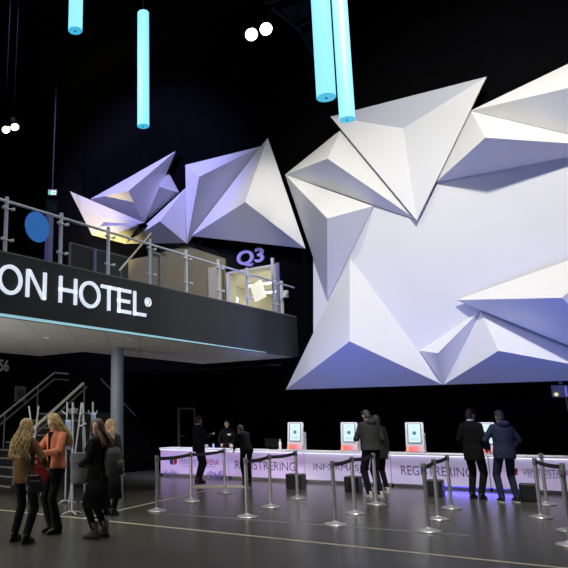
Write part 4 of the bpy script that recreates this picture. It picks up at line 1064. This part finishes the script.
w4 = person('woman with ash blond hair standing behind the backpack, facing away', g, (.5, .85), 1.53, 'olivejk', 'blackcl', 'shoe', 'skin2', 'ash', 'long', female=True, hem=.70, skirt=.30, hairlen=.36, hairw=1.2, head=(-.5, .05))
g = gz(199.5, 482.5)
m1 = person('man in dark suit and white collar raising one hand at the left counter end', g, (.90, .43), 1.64, 'suit', 'suit', 'brownshoe', 'skin', 'brownhair', 'short',
            armR=(-.16, -.30, 1.22), armL=(.22, -.10, .86), head=(.05, .05), collar='shirt', hem=.78, bulk=1.1, feet=((.10, -.02), (-.10, .03)))
p = FC @ V((1.50, 1.12, 0))
m2 = person('staff member in black with a white badge behind the counter', p, (-.25, -.97), 1.53, 'blackcl', 'blackcl', 'shoe', 'skin', 'darkhair', 'short', female=True,
            armL=(.17, -.24, .98), armR=(-.17, -.24, .98), poleL=(.8, .5, -.5), poleR=(-.8, .5, -.5), head=(0, .12))
bm = bmesh.new(); b_ = m2['F'] @ m2['U'](V((.07, -.145, 1.27)) * m2['s']); add_bevbox(bm, b_, (.09, .012, .05), .003); t = obj('name_badge', bm, M['shirt'], m2['P'])
g = gz(247.5, 483.5)
m3 = person('person in black leaning forward over the counter above the left REGISTRERING', g, (-.2, .97), 1.53, 'blackcl', 'blackcl', 'shoe', 'skin', 'darkhair', 'short', lean=.62, female=True,
            armL=(.14, -.62, .90), armR=(-.14, -.62, .90), poleL=(.6, .4, -.6), poleR=(-.6, .4, -.6), head=(.3, .3), feet=((.10, .05), (-.10, -.08)), hem=.80)
g = gz(374.5, 497)
m4 = person('man in a hooded charcoal jacket bowing over the second kiosk, white sneakers', g, (-.22, .97), 1.75, 'greyjk', 'dkjeans', 'wshoe', 'skin', 'brownhair', 'short', lean=.10,
            armL=(.13, -.36, 1.10), armR=(-.20, -.12, .92), poleL=(.6, .3, -1), head=(.1, .45), hem=.84, bulk=1.12, legw=1.1, hood=True, sole='wshoe', feet=((.11, -.02), (-.10, .03)))
g = gz(382, 493)
m5 = person('person with long dark blond hair and dark coat behind the man in the charcoal jacket', g, (-.30, .95), 1.64, 'olivejk', 'blackcl', 'wshoe', 'skin2', 'brownhair', 'short', hem=.74, head=(.3, .2), sole='wshoe', lean=.04)
g = gz(478, 499)
m6 = person('man in black suit with head turned right and white collar, standing at the last kiosk', g, (.80, .60), 1.75, 'blackcl', 'blackcl', 'shoe', 'skin', 'brownhair', 'short',
            armL=(.19, -.16, .98), armR=(-.17, -.16, .95), head=(-.3, .1), collar='shirt', hem=.72, legw=1.1)
g = gz(509.5, 502.5)
m7 = person('grey-haired man in navy jacket and jeans seen from behind at the last kiosk', g, (.02, 1), 1.71, 'navyjk', 'jeans', 'shoe', 'skin', 'greyhair', 'short', lean=.04,
            armL=(.19, -.20, .98), armR=(-.22, -.14, .94), poleL=(1, .4, -.3), poleR=(-1, .4, -.3), head=(.1, .12), hem=.80, sole='wshoe', feet=((.13, -.03), (-.15, -.03)), hood=True, bulk=1.1, legw=1.08)

# ------------------------------------------------------------------ bags
def soft_bag(name, label, c, w, d, h, m, strap=None, rz=0., taper=.8, droop=0):
    t = thing(name, label, 'bag', c, rz)
    bm = bmesh.new(); Fk = Matrix.Translation(V(c)) @ Matrix.Rotation(rz, 4, 'Z')
    rows = []
    for k in range(9):
        f = k / 8; z = -h / 2 + h * f; b = (.74, .93, 1, 1, .99, .97, .94, .90, .80)[k]
        kk = (taper + (1 - taper) * (1 - f))
        rows.append(((.018 * math.sin(f * 5), 0, z), w / 2 * kk * b, d / 2 * kk * (1 - .5 * f) * b))
    add_loft(bm, rows, 24); o = obj('pouch', remesh(bm, .010, 3), M[m], t, Fk, smooth=True)
    bm = bmesh.new(); add_box(bm, (0, -d * .40, h * .18), (w * .5, .006, .012)); obj('zip', bm, M['kgrey'], t, Fk)
    if strap:
        bm = bmesh.new(); add_tube(bm, strap, .011, 8); obj('strap', bm, M[m], t)
    return t
# red handbag held by the woman in salmon
m = (w2['wrL'] + w2['wrR']) / 2; m = V((m.x, m.y - .06, m.z - .22))
soft_bag('handbag', 'red handbag held open between the two blond women', m, .30, .17, .36, 'redbag',
         [m + V((-.10, .0, .14)), w2['wrR'] + V((0, -.02, -.01)), w2['wrL'] + V((0, -.02, -.01)), m + V((.10, .0, .14))], .3, .8)
# black shoulder bag on the hip of the woman in brown
c = w1['F'] @ V((-.05, .20, .86)) ; c = px_at(34.5, 484, c.y - .03)
soft_bag('shoulder_bag', 'small black shoulder bag at the hip of the woman in brown', c, .24, .10, .22, 'blackbag',
         [c + V((-.08, 0, .09)), c + V((-.06, -.02, .3)), w1['shR'].lerp(w1['shL'], .25) + V((.0, -.10, -.12)), w1['shR'].lerp(w1['shL'], .3) + V((.0, -.03, .09)), w1['shR'].lerp(w1['shL'], .35) + V((.03, .09, -.02))], .3, .9)
# tote bag of the brown-haired woman
c = px_at(79, 468, w3['wrL'].y - .01)
soft_bag('tote_bag', 'grey-white canvas tote bag hanging from the arm of the brown-haired woman', c, .27, .13, .40, 'tote',
         [c + V((-.06, 0, .17)), w3['elL'].lerp(w3['wrL'], .9) + V((-.06, -.03, .02)), w3['elL'].lerp(w3['wrL'], .85) + V((.0, 0, .055)), w3['elL'].lerp(w3['wrL'], .8) + V((.02, .05, .0)), c + V((.08, .02, .17))], .2, .86)
# backpack
c = w3['F'] @ (w3['U'](V((0, .255, 1.10)) * w3['s']))
t = thing('backpack', 'charcoal backpack on the back of the brown-haired woman', 'bag', c, math.atan2(-.96, -.28))
Fk = MW[t.name]
bm = bmesh.new(); add_loft(bm, [((0, .0, z), rx, ry) for z, rx, ry in ((-.20, .13, .07), (-.18, .165, .10), (0, .175, .115), (.11, .16, .10), (.165, .12, .07), (.18, .07, .04))], 26); obj('main_pocket', remesh(bm, .012, 3), M['pack'], t, Fk, smooth=True)
bm = bmesh.new(); add_loft(bm, [((0, .085, z), rx, ry) for z, rx, ry in ((-.17, .10, .05), (-.05, .12, .06), (.02, .10, .045))], 22); obj('front_pocket', bm, M['pack'], t, Fk, smooth=True)
bm = bmesh.new(); add_box(bm, (.04, .147, -.10), (.03, .006, .05)); obj('pack_tag', bm, M['grey'], t, Fk)
for sx in (-1, 1):
    bm = bmesh.new(); sh = (w3['shL'] if sx > 0 else w3['shR']); d3 = w3['F'].to_3x3() @ V((-sx * .05, 0, 0))
    q = lambda y, z: (w3['F'] @ w3['U'](V((sx * .11, y, z)) * w3['s']))
    add_tube(bm, [q(.16, 1.34), q(.10, 1.44), q(0, 1.455), q(-.10, 1.40), q(-.155, 1.28), q(-.12, 1.12)], .016, 8); obj('shoulder_strap', bm, M['pack'], t)

# ------------------------------------------------------------------ light
wd_ = bpy.data.worlds.new('world'); SC.world = wd_; wd_.use_nodes = True
wd_.node_tree.nodes['Background'].inputs[0].default_value = (.35, .4, .6, 1); wd_.node_tree.nodes['Background'].inputs[1].default_value = .004
def spot(loc, aim, P, col, ang=60, blend=.4, size=.25, fr=FB):
    l = bpy.data.lights.new('spot_light', 'SPOT'); l.energy = P; l.color = col; l.spot_size = math.radians(ang); l.spot_blend = blend; l.shadow_soft_size = size
    o = link(bpy.data.objects.new('spot_light', l)); a = fr @ V(loc); b = fr @ V(aim); o.location = a
    o.rotation_euler = (b - a).to_track_quat('-Z', 'Y').to_euler(); return o
def area(loc, aim, P, col, sx, sy, fr=FB, spread=180):
    l = bpy.data.lights.new('area_light', 'AREA'); l.energy = P; l.color = col; l.shape = 'RECTANGLE'; l.size = sx; l.size_y = sy; l.spread = math.radians(spread)
    o = link(bpy.data.objects.new('area_light', l)); a = fr @ V(loc); b = fr @ V(aim); o.location = a
    o.rotation_euler = (b - a).to_track_quat('-Z', 'Y').to_euler(); return o
WH = (1, .965, .895)
spot((1.2, -6.8, 12.3), (W, -4.0, 2.8), 4900, WH, 84, 1.0)
spot((.2, 1.6, 11.0), (W, -1.4, 4.6), 900, WH, 46, .9)                 # white key on the big sculpture
for yy in (-1.2, -5.6):
    spot((5.2, yy, 2.25), (W, yy * .8 - .6, 5.0), 185, (.09, .17, 1.0), 120, .6)      # blue wash from below, by added spots where no fixture stands
spot((2.0, 4.5, 11.8), (W, 5.2, 7.6), 4300, (.42, .41, 1.0), 70, .6)       # violet wash on the left sculptures
spot((3.0, -3.5, 10.0), (W - .3, .55, 6.75), 1000, (1, .95, .80), 21, .9)         # warm spot on the Q3 pyramid
spot((6.9, 7.3, 4.6), (W, 6.7, 7.5), 800, (1, .80, .30), 75, .7, .1)         # warm uplight from the balcony
area((1.0, -2.5, 11.5), (1.0, -2.5, 0), 290, (1, .97, .86), 8, 8, FB, 100)          # dim hall light
area((-2.6, 1.6, .8), (1.2, 2.2, 3.1), 110, (1, .97, .9), 2, 1.2)          # added unseen uplight that brightens the soffit from the left
area((4.5, -.36, 2.12), (4.5, .06, .3), 95, (.95, .91, 1.0), 10.2, .12, FC, 130)   # lamps above the counter front
l = area((W + 2.2, 1.2, 5.4), (W + 2.2, 1.2, 3), 95, (1, .96, .82), 2, 2)
area((1.2, 2.0, 2.9), (1.2, 2.0, 0), 85, (1, .95, .85), 5, 2.4)                     # the lamps in the balcony soffit
area((-4.2, 3.6, 3.4), (-.9, 9.6, 1.2), 55, (1, .93, .85), 1.2, 1.2, I4)             # added unseen fill on the women from the left
xb = onC(470, 490, 0).x
area((xb, -.06, .10), (xb, -.5, 0), 3.5, (.12, .10, 1), 1.8, .05, FC)                # blue light under the counter edge
spot((-2.0, 1.0, 8.5), (0, .3, 4.3), 260, (.35, .35, 1), 70, .6)
print('objects', len(bpy.data.objects))
